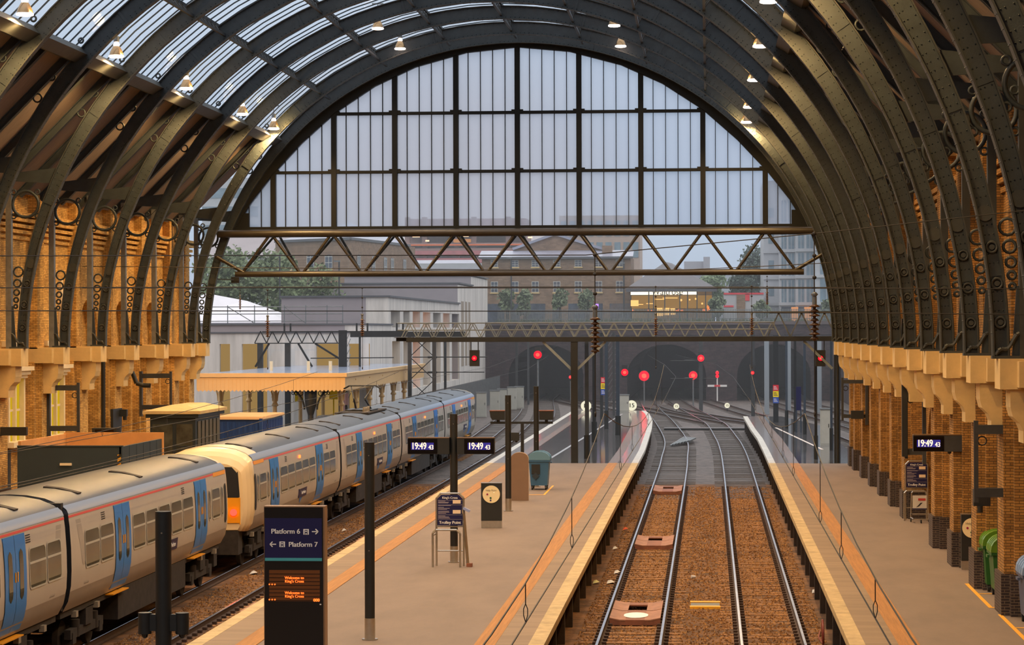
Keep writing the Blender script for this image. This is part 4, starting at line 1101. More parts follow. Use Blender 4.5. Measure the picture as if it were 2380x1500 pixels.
P(t, 'shaft', MB().box(-.09, .09, -.09, .09, 0, 4.5), BLACKST); P(t, 'red_lamp', MB().cyl((-.1, -.09, 2.86), (-.1, -.13, 2.86), .03, 8), REDLIT)
S('wall_camera', MB().box(6.35, 6.75, 62.8, 63.1, 2.3, 2.7).cyl((6.5, 62.8, 2.3), (6.5, 62.8, 2.15), .07, 10), BLACKST, 'black wall camera beside the large sign bracket', 'camera')
for y, x in ((68.1, 6.8), (61.9, 6.78)):
    S('drain_pipe', MB().cyl((x, y - .75, 0), (x, y - .75, 5.3), .06, 8), BLACKST, 'black pipe down the brick pier, %s' % ('behind the clock' if y == 68.1 else 'next to the green bins' if y < 62 else 'by the trolley stand'), 'pipe')
S('drain_pipe', MB().cyl((6.28, 126.9, 0), (6.28, 126.9, 5.4), .1, 10), BLACKST, 'thick black pipe at the open end of the bin wall', 'pipe')

# ---- behind the train
HOARD = mat('hoarding_grey', (38, 52, 58), .6, 0, .1, 1); PLY = mat('plywood', (206, 146, 84), .7, 0, .15, 1)
t = T('hoarding', (-21.6, 90, 0), 'dark grey boarded enclosure with bare plywood inside', 'hoarding')
P(t, 'front_board', MB().box(-23.6, -20.0, 86.8, 86.9, 0, 2.62), HOARD, True)
sb_ = MB().box(-20.06, -19.96, 86.8, 93.2, 0, 2.62)
for k in range(5): sb_.box(-19.96, -19.95, 87.9 + 1.1 * k, 87.93 + 1.1 * k, 0, 2.62)
P(t, 'side_board', sb_, HOARD, True)
P(t, 'plywood_back', MB().box(-23.6, -19.9, 93.2, 93.3, 0, 2.85), PLY, True); [P(t, 'plywood_lining', b_, PLY, True) for b_ in (MB().box(-20.1, -20.07, 86.9, 93.2, 0, 2.6), MB().box(-23.6, -23.5, 86.9, 93.2, 0, 2.8))]
P(t, 'top_rail', MB().box(-23.6, -19.95, 86.76, 86.94, 2.62, 2.66), HOARD, True)
hz = MB()
P(t, 'hazard_strip', MB().box(-20.12, -20.0, 86.78, 86.8, 1.2, 2.35), YPAINT, True)
for k in range(6): hz.add([(-20.13, 86.77, 1.2 + .2 * k), (-19.99, 86.77, 1.28 + .2 * k), (-19.99, 86.77, 1.38 + .2 * k), (-20.13, 86.77, 1.3 + .2 * k)], [(0, 1, 2, 3)])
P(t, 'black_stripes', hz, BLACKST, True)
P(t, 'door_closer', MB().box(-22.1, -21.7, 86.7, 86.8, 1.98, 2.06), CREAM, True)
t = T('floodlight_stand', (-22.4, 94.9, 0), 'black hooded monitor on a stand above the plywood enclosure', 'monitor')
P(t, 'hood', MB().prism([(-.45, 2.5), (.4, 2.5), (.45, 2.95), (-.5, 2.95)], -.3, .25), BLACKST); P(t, 'screen', MB().box(-.38, .33, -.31, -.3, 2.55, 2.9), SCREENBLK)
for x in (-.35, .35): P(t, 'leg', MB().cyl((x, 0, 0), (x, 0, 2.5), .04, 6), YPAINT)
t = T('kiosk', (-20.9, 102.6, 0), 'dark panelled kiosk with a pale flat roof behind the train', 'kiosk')
KD = mat('kiosk_dark_green', (26, 38, 44), .5, 0, .1, 2)
P(t, 'walls', MB().box(-21.9, -20.1, 100.1, 105.2, 0, 3.2), KD, True)
P(t, 'roof_slab', MB().box(-22.15, -19.85, 99.85, 105.5, 3.3, 3.42).add([(-22.1, 99.9, 3.42), (-19.9, 99.9, 3.42), (-19.9, 105.4, 3.42), (-22.1, 105.4, 3.42), (-21.3, 101, 3.62), (-20.6, 101, 3.62), (-20.6, 104.6, 3.62), (-21.3, 104.6, 3.62)], [(0, 1, 5, 4), (1, 2, 6, 5), (2, 3, 7, 6), (3, 0, 4, 7), (4, 5, 6, 7)]), STONE, True)
P(t, 'cornice', MB().box(-22.05, -19.95, 99.95, 105.4, 3.15, 3.3), KD, True)
for k in range(6): P(t, 'window_strip', MB().box(-20.1, -20.07, 100.5 + .78 * k, 101.05 + .78 * k, 1.0, 3.0), TGLASS, True)
for a, b in ((-21.8, -21.0), (-20.85, -20.2)): P(t, 'front_window', MB().box(a, b, 100.06, 100.1, 1.2, 2.9), TGLASS, True)
P(t, 'window_bar', MB().box(-20.85, -20.2, 100.04, 100.06, 2.0, 2.05), KD, True)
P(t, 'red_notice', MB().box(-20.5, -20.36, 100.03, 100.06, 1.5, 1.85), mat('notice_red', (210, 50, 40), .5), True); P(t, 'white_notice', MB().box(-20.36, -20.26, 100.03, 100.06, 1.5, 1.85), WHITE, True)
CBL = mat('container_blue', (18, 62, 128), .5, 0, .15, 1.5)
t = T('shipping_container', (-21.1, 118, 0), 'corrugated blue container behind the kiosk and train', 'container')
mb = MB().box(-22.3, -20.14, 115.1, 121.1, 0, 2.55)
for k in range(24): mb.box(-20.14, -20.1, 115.2 + .245 * k, 115.32 + .245 * k, .12, 2.45)
for k in range(8): mb.box(-22.2 + .26 * k, -22.08 + .26 * k, 115.05, 115.1, .12, 2.45)
P(t, 'corrugated_walls', mb, CBL, True)
fl_ = MB().box(-22.35, -20.05, 115.0, 121.2, 2.55, 2.62)
for k in range(20): fl_.box(-22.3, -20.05, 115.05 + .31 * k, 115.2 + .31 * k, 2.62, 2.68)
P(t, 'slatted_top', fl_, mat('pale_slats', (224, 190, 146), .7), True); P(t, 'corner_post', MB().box(-20.18, -20.05, 114.98, 115.12, 0, 2.6), CBL, True)
# lit sash windows with stone hoods in the brick wall, and the niche door
for i, y in enumerate((93.9, 99.9)):
    t = T('window_%d' % (2 + i), (WL, y, 2.5), 'yellow-lit sash window in the brick wall, %s' % ('nearer the hoarding front' if i == 0 else 'behind the sign bracket'), 'window', kind='structure')
    P(t, 'stone_frame', MB().box(WL, WL + .22, y - 1.15, y - .95, 2.5, 4.85).box(WL, WL + .22, y + .95, y + 1.15, 2.5, 4.85).box(WL, WL + .18, y - .08, y + .08, 2.5, 4.85), CREAM, True)
    P(t, 'hood', MB().box(WL, WL + .5, y - 1.4, y + 1.4, 5.1, 5.25).box(WL, WL + .4, y - 1.3, y + 1.3, 4.95, 5.1).box(WL, WL + .3, y - 1.2, y + 1.2, 4.82, 4.95), CREAM, True)
    P(t, 'sill', MB().box(WL, WL + .45, y - 1.3, y + 1.3, 2.3, 2.5), CREAM, True)
    for s in (-1, 1): P(t, 'sash', MB().box(WL + .02, WL + .05, y + s * .5 - .42, y + s * .5 + .42, 2.5, 4.82), YELLIT, True); P(t, 'sash_bar', MB().box(WL + .05, WL + .09, y + s * .5 - .42, y + s * .5 + .42, 3.6, 3.68), CREAM, True)
    P(t, 'tall_reveal', MB().box(WL, WL + .12, y + 1.0, y + 1.25, 6.2, 8.6).box(WL, WL + .16, y - 1.3, y + 1.3, 6.0, 6.2), CREAM, True)
t = T('door_1', (WL, 92.6, 0), 'dark door below the yellow-lit window', 'door', kind='structure'); P(t, 'leaf', MB().box(WL, WL + .06, 92.0, 93.6, 0, 2.2), STEELDK, True)
S('wall_camera', MB().box(-25.2, -24.5, 107.4, 107.6, 2.95, 3.25).cyl((-24.6, 107.5, 2.95), (-24.6, 107.5, 2.8), .08, 10), BLACKST, 'dark camera box on the brick pier above the hoarding', 'camera')
S('wall_camera', MB().box(-25.2, -24.25, 90.4, 90.6, 2.85, 3.15), BLACKST, 'dark box with a green light on the brick pier at the picture edge', 'camera')
for i, y in enumerate((104.3, 110.2)):
    S('duct_pipe', MB().tube([(-25.3, y, 4.9), (-24.9, y, 4.8), (-24.7, y, 4.3), (-24.4, y, 4.2), (-24.1, y, 4.2)], .1, 8) if i else MB().cyl((-25.1, y + 1.4, 0), (-25.1, y + 1.4, 5.3), .09, 8), BLACKST, 'bent black pipe on the brick wall above the kiosk' if i else 'straight black drain pipe on the brick wall behind the hoarding', 'pipe')

t = T('drain_grate', (-.12, 71.9, -1.12), 'yellow-edged drain grate on the ballast between the two empty tracks', 'grate')
P(t, 'grate', MB().box(-.4, .4, -.5, .5, 0, .05), BLACKST)
for y in (-.62, .62): P(t, 'yellow_edge', MB().box(-.42, .42, y - .13, y + .13, 0, .07), YPAINT)
hc = MB()
for k in range(3): hc.torus((2.75, 63.2 + .12 * k, -.85 + .06 * k), .24 - .02 * k, .025, 'X', 16, 5)
S('hose_coil', hc.tube([(2.75, 63.4, -1.1), (2.7, 64.5, -1.08), (2.8, 66, -1.1)], .025, 5), mat('hose_red_brown', (120, 48, 36), .6), 'red-brown hose coiled below the edge of the narrow platform', 'hose')
S('leaning_board', MB().prism([(106.2, 0), (107.4, 0), (107.9, 3.3), (106.2, 3.3)], -24.9, -24.8, 'X'), BLACKST, 'tall black tapering board against the brick wall beside the kiosk', 'board')
# ================================================================== OUT BEYOND THE ROOF
def box_px(mb, x0, x1, ytop, ybot, Y, dep):
    "box whose front face was surveyed from the photograph at depth Y"
    a, b = at(x0, ytop, Y), at(x1, ybot, Y); return mb.box(a.x, b.x, Y, Y + dep, b.z, a.z)
GREYR = mat('grey_render', (150, 142, 146), .8, 0, .08, .5)
CONC = mat('stained_concrete', (206, 200, 194), .8, 0, .28, .5, stretch=(2.5, 2.5, .25))
CONCD = mat('dark_roof_edge', (84, 86, 92), .5)
SLATE = mat('wet_slate', (150, 152, 170), .3, 0, .15, .5)
WINF = mat('window_white_frame', (196, 194, 190), .5); WING = mat('window_dark_pane', (74, 82, 96), .15, 0, .4, 1, spec=.6)
GRASS = mat('grass_bank', (84, 96, 74), .95, 0, .4, .8, .5, 6)
# ---- tunnel portal and retaining wall
PY = 276
t = T('wall_end', (-4, PY, -1.2), 'dark brick tunnel front with three dark bores', 'tunnel front', kind='structure')
bores = ((-17.4, 4.0), (-4.5, 4.2), (6.9, 3.9))
n = 16; X0, X1, ZB, ZT = -24.2, 22, -1.2, 7.0
mb = MB(); dk = MB(); xs = X0
for cx, hw in bores:
    mb.box(xs, cx - hw, PY, PY + 1, ZB, ZT)
    arc = [(cx - hw, ZB), ] + [(cx + hw * cos(PI - PI * i / n), 1.6 + 3.3 * sin(PI * i / n)) for i in range(n + 1)] + [(cx + hw, ZB)]
    for (a, b), (c, d) in zip(arc[1:-1], arc[2:-1]): mb.prism([(a, b), (c, d), (c, ZT), (a, ZT)], PY, PY + 1)
    for (a, b), (c, d) in zip(arc, arc[1:]): dk.add([(a, PY, b), (c, PY, d), (c, PY + 60, d), (a, PY + 60, b)], [(0, 1, 2, 3)])
    dk.box(cx - hw - 1, cx + hw + 1, PY + 60, PY + 61, -2, 7)
    xs = cx + hw
mb.box(xs, X1, PY, PY + 1, ZB, ZT)
P(t, 'brick_front', mb, BRICKT, True); P(t, 'tunnel_lining', dk, mat('tunnel_dark', (30, 26, 30), .95), True)  # lining coloured almost black along the whole bore
P(t, 'parapet', MB().box(X0, X1, PY - .25, PY + 1.2, ZT, ZT + .35), mat('parapet_stone', (96, 84, 84), .8, 0, .2, 1), True)
P(t, 'string_course', MB().box(X0, X1, PY - .12, PY, 5.9, 6.15), BRICKT, True)
for cx, hw in bores:
    ar = MB()
    for i in range(n):
        a0, a1 = PI * i / n, PI * (i + 1) / n
        ar.prism([(cx + hw * cos(a0), 1.6 + 3.3 * sin(a0)), (cx + (hw + .5) * cos(a0), 1.6 + 3.8 * sin(a0)), (cx + (hw + .5) * cos(a1), 1.6 + 3.8 * sin(a1)), (cx + hw * cos(a1), 1.6 + 3.3 * sin(a1))], PY - .1, PY)
    P(t, 'arch_ring', ar, BRICKT, True)
S('wall_side', MB().box(14, 15, 150, PY, -1.2, 4.6), BRICKT, 'brick retaining wall beyond the outermost track', 'wall', kind='structure')
S('upper_ground', MB().box(-160, 120, PY + 1, 520, 6.2, 7.2), GRASS, 'grassy ground on top of the tunnels', 'ground', kind='structure')
S('upper_ground', MB().box(-160, -36, 215, PY + 1, -1, 5.6), GRASS, 'raised green ground behind the concrete building', 'ground', kind='structure')
bk = MB()
for i in range(900):
    x, y = random.uniform(-23, 16), random.uniform(277.2, 281); z = 7.2; h = random.uniform(.15, .6)
    bk.add([(x, y, z), (x + .1, y, z), (x + random.uniform(-.25, .25), y, z + h)], [(0, 1, 2)])
S('bank_grass', bk, GRASS, 'rough grass growing along the top of the tunnel front', 'grass', kind='stuff')
t = T('palisade_fence', (-4, 281.5, 7.2), 'pale palisade fence along the top above the tunnels', 'fence')
pf = MB(); x = -23.
while x < 16: pf.box(x, x + .09, 281.4, 281.44, 7.2, 8.7); x += .17
P(t, 'pales', pf, GALV, True, kind='stuff'); P(t, 'rail', MB().box(-23, 16, 281.46, 281.5, 7.6, 7.68), GALV, True); P(t, 'rail', MB().box(-23, 16, 281.46, 281.5, 8.3, 8.38), GALV, True)
t = T('palisade_fence', (-23, 245, -1.1), 'grey palisade fence running along the foot of the concrete building', 'fence')
pf = MB(); y = 188.
while y < 274: pf.box(-22.2, -22.16, y, y + .16, -1.1, 1.6); y += .3
P(t, 'pales', pf, GALV, True, kind='stuff'); P(t, 'rail', MB().box(-22.28, -22.2, 188, 274, 1.1, 1.2), GALV, True)

# ---- concrete building with steps
t = T('concrete_building', (-28, 225, -1.2), 'stepped grey and stained white concrete building with warm-lit openings', 'building')
P(t, 'upper_block', MB().box(-37, -24.05, 261, 279, -1.2, 12.0), GREYR, True); P(t, 'upper_side', MB().box(-24.05, -23.9, 261, 279, -1.2, 11.9), CONC, True)
P(t, 'middle_block', MB().box(-38.5, -24.05, 247, 261, -1.2, 10.95), GREYR, True); P(t, 'middle_side', MB().box(-24.05, -23.9, 247, 261, -1.2, 10.85), CONC, True)
for y0, y1, z, x0 in ((261, 279, 12, -37), (247, 261, 10.95, -38.5), (192, 247, 9.0, -32)):
    P(t, 'roof_edge', MB().box(x0 - .1, -23.75, y0 - .15, y1, z, z + .14), CONCD, True)
P(t, 'front_block', MB().box(-32, -25.6, 192, 247, -1.2, 9.0), GREYR, True)
sd = MB().box(-25.6, -23.9, 192, 193.5, -1.2, 9.0)
for z0, z1 in ((8.05, 9.0), (5.7, 6.75), (-1.2, 1.8)): sd.box(-25.6, -23.9, 193.5, 247, z0, z1)
for y in (199.5, 206, 213.5, 221.5, 230, 238): sd.box(-25.55, -23.93, y, y + 2.2, -1.15, 8.9)
P(t, 'side_wall', sd, CONC, True)
for i, (y0, y1) in enumerate(((193.5, 199.5), (201.7, 206), (208.2, 213.5), (215.7, 221.5), (223.7, 230), (232.2, 238), (240.2, 247))):
    if i in (2, 3, 5): P(t, 'lit_opening', MB().box(-25.58, -25.5, y0, y1, 6.75, 8.05), glow('orange_lit_hall', (230, 140, 60), 1.0) if 'orange_lit_hall' not in bpy.data.materials else bpy.data.materials['orange_lit_hall'], True)
    else: P(t, 'glazed_opening', MB().box(-25.58, -25.5, y0, y1, 6.75, 8.05), WING, True)
    P(t, 'lit_opening', MB().box(-25.58, -25.5, y0, y1, 1.8, 5.7), bpy.data.materials.get('orange_lit_hall') if i in (2,) else glow('dim_lit_hall', (206, 166, 100), .5) if 'dim_lit_hall' not in bpy.data.materials else bpy.data.materials['dim_lit_hall'], True)
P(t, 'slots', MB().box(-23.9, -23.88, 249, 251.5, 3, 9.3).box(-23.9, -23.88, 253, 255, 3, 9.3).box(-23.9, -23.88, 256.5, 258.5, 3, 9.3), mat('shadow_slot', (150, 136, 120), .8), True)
t = T('lower_wing', (-31, 180, -1.2), 'low grey wing with a flat roof in front of the concrete building', 'building')
P(t, 'grey_wall', MB().box(-45, -25.2, 178, 191.8, 4.4, 6.9), GREYR, True); P(t, 'white_wall', MB().box(-25.2, -23.6, 178, 191.8, -1.2, 6.9), CONC, True); P(t, 'roof_edge', MB().box(-45, -23.5, 177.9, 191.8, 6.9, 7.02), CONCD, True)
P(t, 'lower_wall', MB().box(-45, -25.2, 178.2, 191.8, -1.2, 4.4), CONC, True)
t = T('concrete_wall', (-29, 171, -1.2), 'stained white concrete wall with warm-lit openings behind the canopy', 'wall')
mb = MB(); a = at(500, 790, 171)
mb.box(-36, -22.6, 170.6, 171, 5.65, 6.35)
for x0, x1 in ((-36, -32.6), (-31.9, -31.1), (-29.4, -26.1), (-24.6, -23.9), (-23.2, -22.6)): mb.box(x0, x1, 170.6, 171, -1.2, 5.65)
P(t, 'wall_face', mb, CONC, True); P(t, 'coping', MB().box(-36, -22.5, 170.5, 171.1, 6.35, 6.45), CONCD, True)
P(t, 'lit_opening', MB().box(-36, -22.6, 171.3, 171.4, -1.2, 5.65), bpy.data.materials['dim_lit_hall'], True)
# ---- marquee
t = T('marquee', (-36, 208, 5.6), 'white marquee tent roof behind the stained concrete wall', 'tent')
TENT = mat('tent_white', (214, 212, 220), .6, 0, .05, 1)
A = [at(492, 752, 200), at(672, 750, 200)]
x0, x1 = A[0].x - 6, A[1].x; zb = A[1].z
P(t, 'tent_roof', MB().add([(x0, 200, zb), (x1, 200, zb), (x1 - .4, 214, zb), (x0, 214, zb), (at(480, 680, 206).x, 206, at(480, 682, 206).z), (at(575, 708, 206).x, 206, at(575, 700, 206).z)], [(0, 1, 5, 4), (1, 2, 5), (2, 3, 4, 5)]), TENT, True)
P(t, 'tent_wall', MB().box(x0, x1, 200.1, 213.9, 4.6, zb), TENT, True)
t = T('scaffold', (-30, 178.3, 7.02), 'thin galvanised scaffold railing on the roof by the marquee', 'railing')
sc = MB()
for x in (-36, -33.5, -31.6, -29.5, -28, -26.5, -25.4): sc.cyl((x, 178.3, 7.0), (x, 178.3, 8.3), .035, 6)
for z in (7.2, 7.7, 8.2): sc.cyl((-36, 178.3, z), (-25.4, 178.3, z), .03, 6)
sc.cyl((-33.5, 178.3, 8.2), (-31.6, 178.3, 7.05), .03, 6); sc.cyl((-29.5, 178.3, 8.2), (-28, 178.3, 7.05), .03, 6)
P(t, 'tubes', sc, GALV, True)

# ---- cream platform canopy
t = T('platform_canopy', (-23.8, 160, 0), 'cream platform canopy with a wet flat roof behind the train', 'canopy')
FAS = mat('canopy_cream', (210, 172, 118), .5, 0, .05, 1)  # cream yellowed so the paint carries part of the orange lamplight
P(t, 'roof_deck', MB().box(-27.8, -19.95, 140, 179, 4.02, 4.2), mat('wet_roof_felt', (150, 162, 186), .15, 0, .25, .6, spec=.7), True)
fa = MB().box(-28, -19.8, 139.85, 140, 3.3, 4.0).box(-28.1, -19.7, 139.75, 140, 4.0, 4.22)
x = -28.
while x < -19.9: fa.add([(x, 139.85, 3.3), (x + .22, 139.85, 3.3), (x + .11, 139.85, 3.2)], [(0, 1, 2)]).box(x - .008, x + .008, 139.84, 139.85, 3.3, 4.0); x += .22
P(t, 'front_fascia', fa, FAS, True)
fs_ = MB().box(-19.95, -19.8, 140.01, 179, 3.3, 4.0).box(-19.95, -19.69, 139.98, 179.1, 4.0, 4.21)
y = 140.
while y < 179: fs_.add([(-19.8, y, 3.3), (-19.8, y + .3, 3.3), (-19.8, y + .15, 3.2)], [(0, 1, 2)]); y += .3
P(t, 'side_fascia', fs_, FAS, True)
P(t, 'soffit', MB().box(-27.8, -19.95, 140, 179, 3.95, 4.0), CREAM, True)
for x, ys in ((-20.6, (144, 150, 156, 162, 168, 174)), (-24.2, (143, 152, 161, 170)), (-27.3, (143, 152, 161))):
    for y in ys:
        c = P(t, 'column', MB().cyl((x, y, 0), (x, y, 2.3), .11, 10).lathe((x, y, 2.3), [(.11, 0), (.2, .05), (.16, .15), (.12, .2), (.12, 1.6)], 10), FAS, True)
        br = MB()
        for s in (-1, 1):
            pts = [(x, y + s * (.12 + .9 * (1 - cos(u))), 2.6 + 1.2 * sin(u)) for u in [PI / 2 * i / 6 for i in range(7)]]; br.tube(pts, .05, 6)
            pts = [(x + s * (.12 + .7 * (1 - cos(u))), y, 2.6 + 1.2 * sin(u)) for u in [PI / 2 * i / 6 for i in range(7)]]; br.tube(pts, .05, 6)
        P(c, 'bracket', br, FAS, True)
q = at(722, 905, 140.6)
c = P(t, 'iron_column', MB().cyl((q.x, 140.6, 0), (q.x, 140.6, 1.9), .16, 12).lathe((q.x, 140.6, 1.9), [(.16, 0), (.3, .5), (.34, 1.0), (.36, 1.6)], 12), BLACKST, True)
br = MB()
for s in (-1, 1):
    br.tube([(q.x + s * (.35 + 1.0 * (1 - cos(u))), 140.6, 2.2 + 1.15 * sin(u)) for u in [PI / 2 * i / 8 for i in range(9)]], .06, 6)
    for k, r in ((.55, .13), (.8, .1), (.98, .07)): br.torus((q.x + s * k, 140.6, 3.1), r, .025, 'Y', 12, 5)
P(c, 'scroll_brackets', br, BLACKST, True)
for x in (-25.6, -23.4, -22.1): P(t, 'roof_stub', MB().cyl((x, 150, 4.2), (x, 150, 4.75), .1, 8), CREAM, True)
for px, py, c1, lab in ((695, 920, (230, 200, 30), 'yellow and blue notice under the cream canopy'), (775, 915, (230, 190, 20), 'yellow notice under the cream canopy'), (800, 928, (236, 190, 190), 'small pale notice on a canopy column')):
    p = at(px, py, 152); S('notice', MB().box(p.x - .25, p.x + .25, 152, 152.05, p.z - .35, p.z + .35).box(p.x - .04, p.x + .04, 152.05, 152.1, 0, p.z), mat('notice_face', c1, .5), lab, 'notice')
p = at(770, 947, 158)
S('parked_van', MB().prism([(p.x - 1, 0), (p.x + 1, 0), (p.x + 1, .7), (p.x + .7, 1.3), (p.x - .7, 1.3), (p.x - 1, .7)], 157, 159), mat('van_white', (216, 218, 222), .3), 'white vehicle glimpsed beneath the cream canopy', 'vehicle')

# ---- trees
def tree(x, y, z, h, r, lab, c, nl=2600):
    t = T('tree', (x, y, z), lab, 'tree', 'trees in the distance')
    P(t, 'trunk', MB().cyl((0, 0, 0), (.1, 0, h * .6), .22, 8, .1), mat('bark', (70, 60, 50), .9) if 'bark' not in bpy.data.materials else bpy.data.materials['bark'])
    cl = [(random.uniform(-.6, .6) * r, random.uniform(-.6, .6) * r, h * random.uniform(.35, .88), r * random.uniform(.35, .6)) for _ in range(14)] + [(0, 0, h * .9, r * .45)]
    mb = MB()
    for i in range(nl):
        cx, cy, cz, cr = random.choice(cl); v = Vector((random.gauss(0, 1), random.gauss(0, 1), random.gauss(0, .9))).normalized() * cr * random.uniform(.55, 1.05)
        o = Vector((cx, cy, cz)) + v; a = Vector((random.uniform(-1, 1), random.uniform(-1, 1), random.uniform(-1, 1))).normalized() * random.uniform(.14, .3); b = a.orthogonal().normalized() * .16
        mb.add([o - a, o + b, o + a, o - b], [(0, 1, 2, 3)])
    P(t, 'foliage', mb, mat('foliage', c, .8, 0, .35, 1.2))
for px, Y, ztop, r, lab in ((540, 235, 578, 2.7, 'green tree nearest the roof arch, left of the brick warehouse'), (612, 242, 582, 2.7, 'green tree in front of the windowless brick corner'), (668, 236, 604, 2.6, 'broad green tree before the brick warehouse'),
                           (738, 244, 620, 2.6, 'lower green tree beside the concrete roof steps'), (512, 250, 595, 2.6, 'green tree half hidden by the roof arch')):
    p = at(px, ztop, Y); tree(p.x, Y, 5.6, p.z - 5.6, r, lab, (104, 118, 84), 1700)
p = at(1748, 572, 330); tree(p.x, 330, 7.2, p.z - 7.2, 2.9, 'tall dark green tree beside the glass-fronted flats', (74, 92, 82), 3000)
p = at(1722, 640, 325); tree(p.x, 325, 7.2, p.z - 7.2, 2.0, 'dark bushy tree left of the tall one by the flats', (78, 96, 84))
p = at(1658, 640, 335); tree(p.x, 335, 7.2, p.z - 7.2, 2.2, 'pale green tree behind the slate-roofed shop', (120, 140, 104))
for i, (px, ztop, lab) in enumerate(((1178, 668, 'thin young tree by the brick warehouse gable, first from the concrete building'), (1220, 672, 'thin young tree by the gabled warehouse, second along'), (1300, 668, 'thin young tree in the middle of the gabled warehouse'),
                       (1365, 672, 'thin young tree near the far corner of the gabled warehouse'), (1668, 690, 'young tree at the corner of the lit shop'), (1770, 700, 'young tree in front of the red pavilion'), (1920, 700, 'young tree at the foot of the glass flats'))):
    p = at(px, ztop, 290); tree(p.x, 290, 7.2, p.z - 7.2, 1.0, lab, (100, 112, 84), 500)

# ---- distant buildings
def window_grid(t, xs, rows, Y, w, face=-1):
    for x in xs:
        for zt, zb in rows:
            f_ = P(t, 'window', MB().box(x - w / 2, x + w / 2, Y - .06, Y, zb, zt), WINF, True)
            pn = MB()
            for i in range(2):
                for j in range(3):
                    a = x - w / 2 + .06 + i * (w - .06) / 2; b = zb + .06 + j * (zt - zb - .06) / 3
                    pn.box(a, a + (w - .18) / 2, Y - .09, Y - .06, b, b + (zt - zb - .24) / 3)
            P(f_, 'panes', pn, WING, True); P(f_, 'sill', MB().box(x - w / 2 - .1, x + w / 2 + .1, Y - .2, Y, zb - .15, zb), STONE, True)
t = T('brick_warehouse', (-18, 312, 7.2), 'long brown brick warehouse with a gable and three rows of windows', 'building')
a, b = at(1120, 598, 310), at(1466, 720, 310)
P(t, 'brick_wall', MB().box(a.x, b.x, 310, 324, 7.0, a.z), BRICKO, True)
P(t, 'front_roof', MB().add([(a.x - .4, 309.6, a.z), (b.x + .3, 309.6, a.z), (b.x + .3, 314, at(1200, 583, 314).z), (a.x - .4, 314, at(1200, 583, 314).z)], [(0, 1, 2, 3)]), SLATE, True)
P(t, 'gutter', MB().box(a.x - .4, b.x + .3, 309.5, 309.7, a.z - .25, a.z), CONCD, True)
g0, g1, g2_ = at(1192, 582, 314), at(1402, 582, 314), at(1290, 547, 314)
P(t, 'gable', MB().prism([(g0.x, a.z), (g1.x, a.z), (g1.x, g1.z), (g2_.x, g2_.z), (g0.x, g0.z)], 314, 330), BRICKO, True)
for p, q in ((g0, g2_), (g2_, g1)): P(t, 'gable_coping', MB().bar((p.x, 313.9, p.z + .15), (q.x, 313.9, q.z + .15), .5, .3), SLATE, True)
cq = at(1411, 575, 312); P(t, 'chimney', MB().box(cq.x - .6, cq.x + .6, 312, 313.4, a.z, cq.z + .2), BRICKO, True)
xs = [at(px, 650, 310).x for px in (1149, 1197, 1244, 1294, 1344, 1391, 1440)]
window_grid(t, xs, [(at(0, 613, 310).z + .1, at(0, 627, 310).z + .0), (at(0, 660, 310).z, at(0, 685, 310).z)], 310, .85)
for i, x in enumerate(xs): P(t, 'doorway', MB().box(x - (.5 if i % 2 else 1.2), x + (.5 if i % 2 else 1.2), 309.94, 310, 7.2, at(0, 711, 310).z), WING, True)
for px in (1188, 1449): P(t, 'drain_pipe', MB().cyl((at(px, 600, 309.8).x, 309.8, 7), (at(px, 600, 309.8).x, 309.8, a.z), .07, 6), CONCD, True)
P(t, 'violet_light', MB().box(at(1384, 715, 309.8).x, at(1391, 715, 309.8).x, 309.8, 309.9, at(0, 722, 310).z, at(0, 712, 310).z), glow('violet_glow', (170, 120, 255), 2), True)
t = T('brick_warehouse', (-42, 312, 5.6), 'brown brick warehouse with arched windows behind the green trees', 'building')
A, Bc, Cc = at(640, 562, 305), at(815, 560, 296), at(952, 574, 322)
zt = A.z
def wallq(p, q, z0, z1, M, nm, e=0): return P(t, nm, MB().add([(p.x, p.y, z0), (q.x, q.y, z0), (q.x, q.y, z1), (p.x, p.y, z1)], [(0, 1, 2, 3)]).add([(p.x, p.y + 6, z0), (q.x, q.y + 6, z0), (q.x, q.y + 6, z1), (p.x, p.y + 6, z1)], [(3, 2, 1, 0)]), M, True)
wallq(A, Bc, 5, zt, BRICKO, 'front_wall'); wallq(Bc, Cc, 5, zt, BRICKO, 'side_wall')
P(t, 'roof', MB().add([(A.x, A.y - .3, zt), (Bc.x, Bc.y - .3, zt), (Cc.x + .2, Cc.y, zt), (A.x + 4, A.y + 20, zt + 2.4), (Bc.x - 2, Bc.y + 14, zt + 2.4)], [(0, 1, 4, 3), (1, 2, 4)]), SLATE, True)
P(t, 'eaves', MB().bar((A.x, A.y - .2, zt), (Bc.x, Bc.y - .2, zt), .3, .3).bar((Bc.x, Bc.y - .2, zt), (Cc.x, Cc.y, zt), .3, .3), CONCD, True)
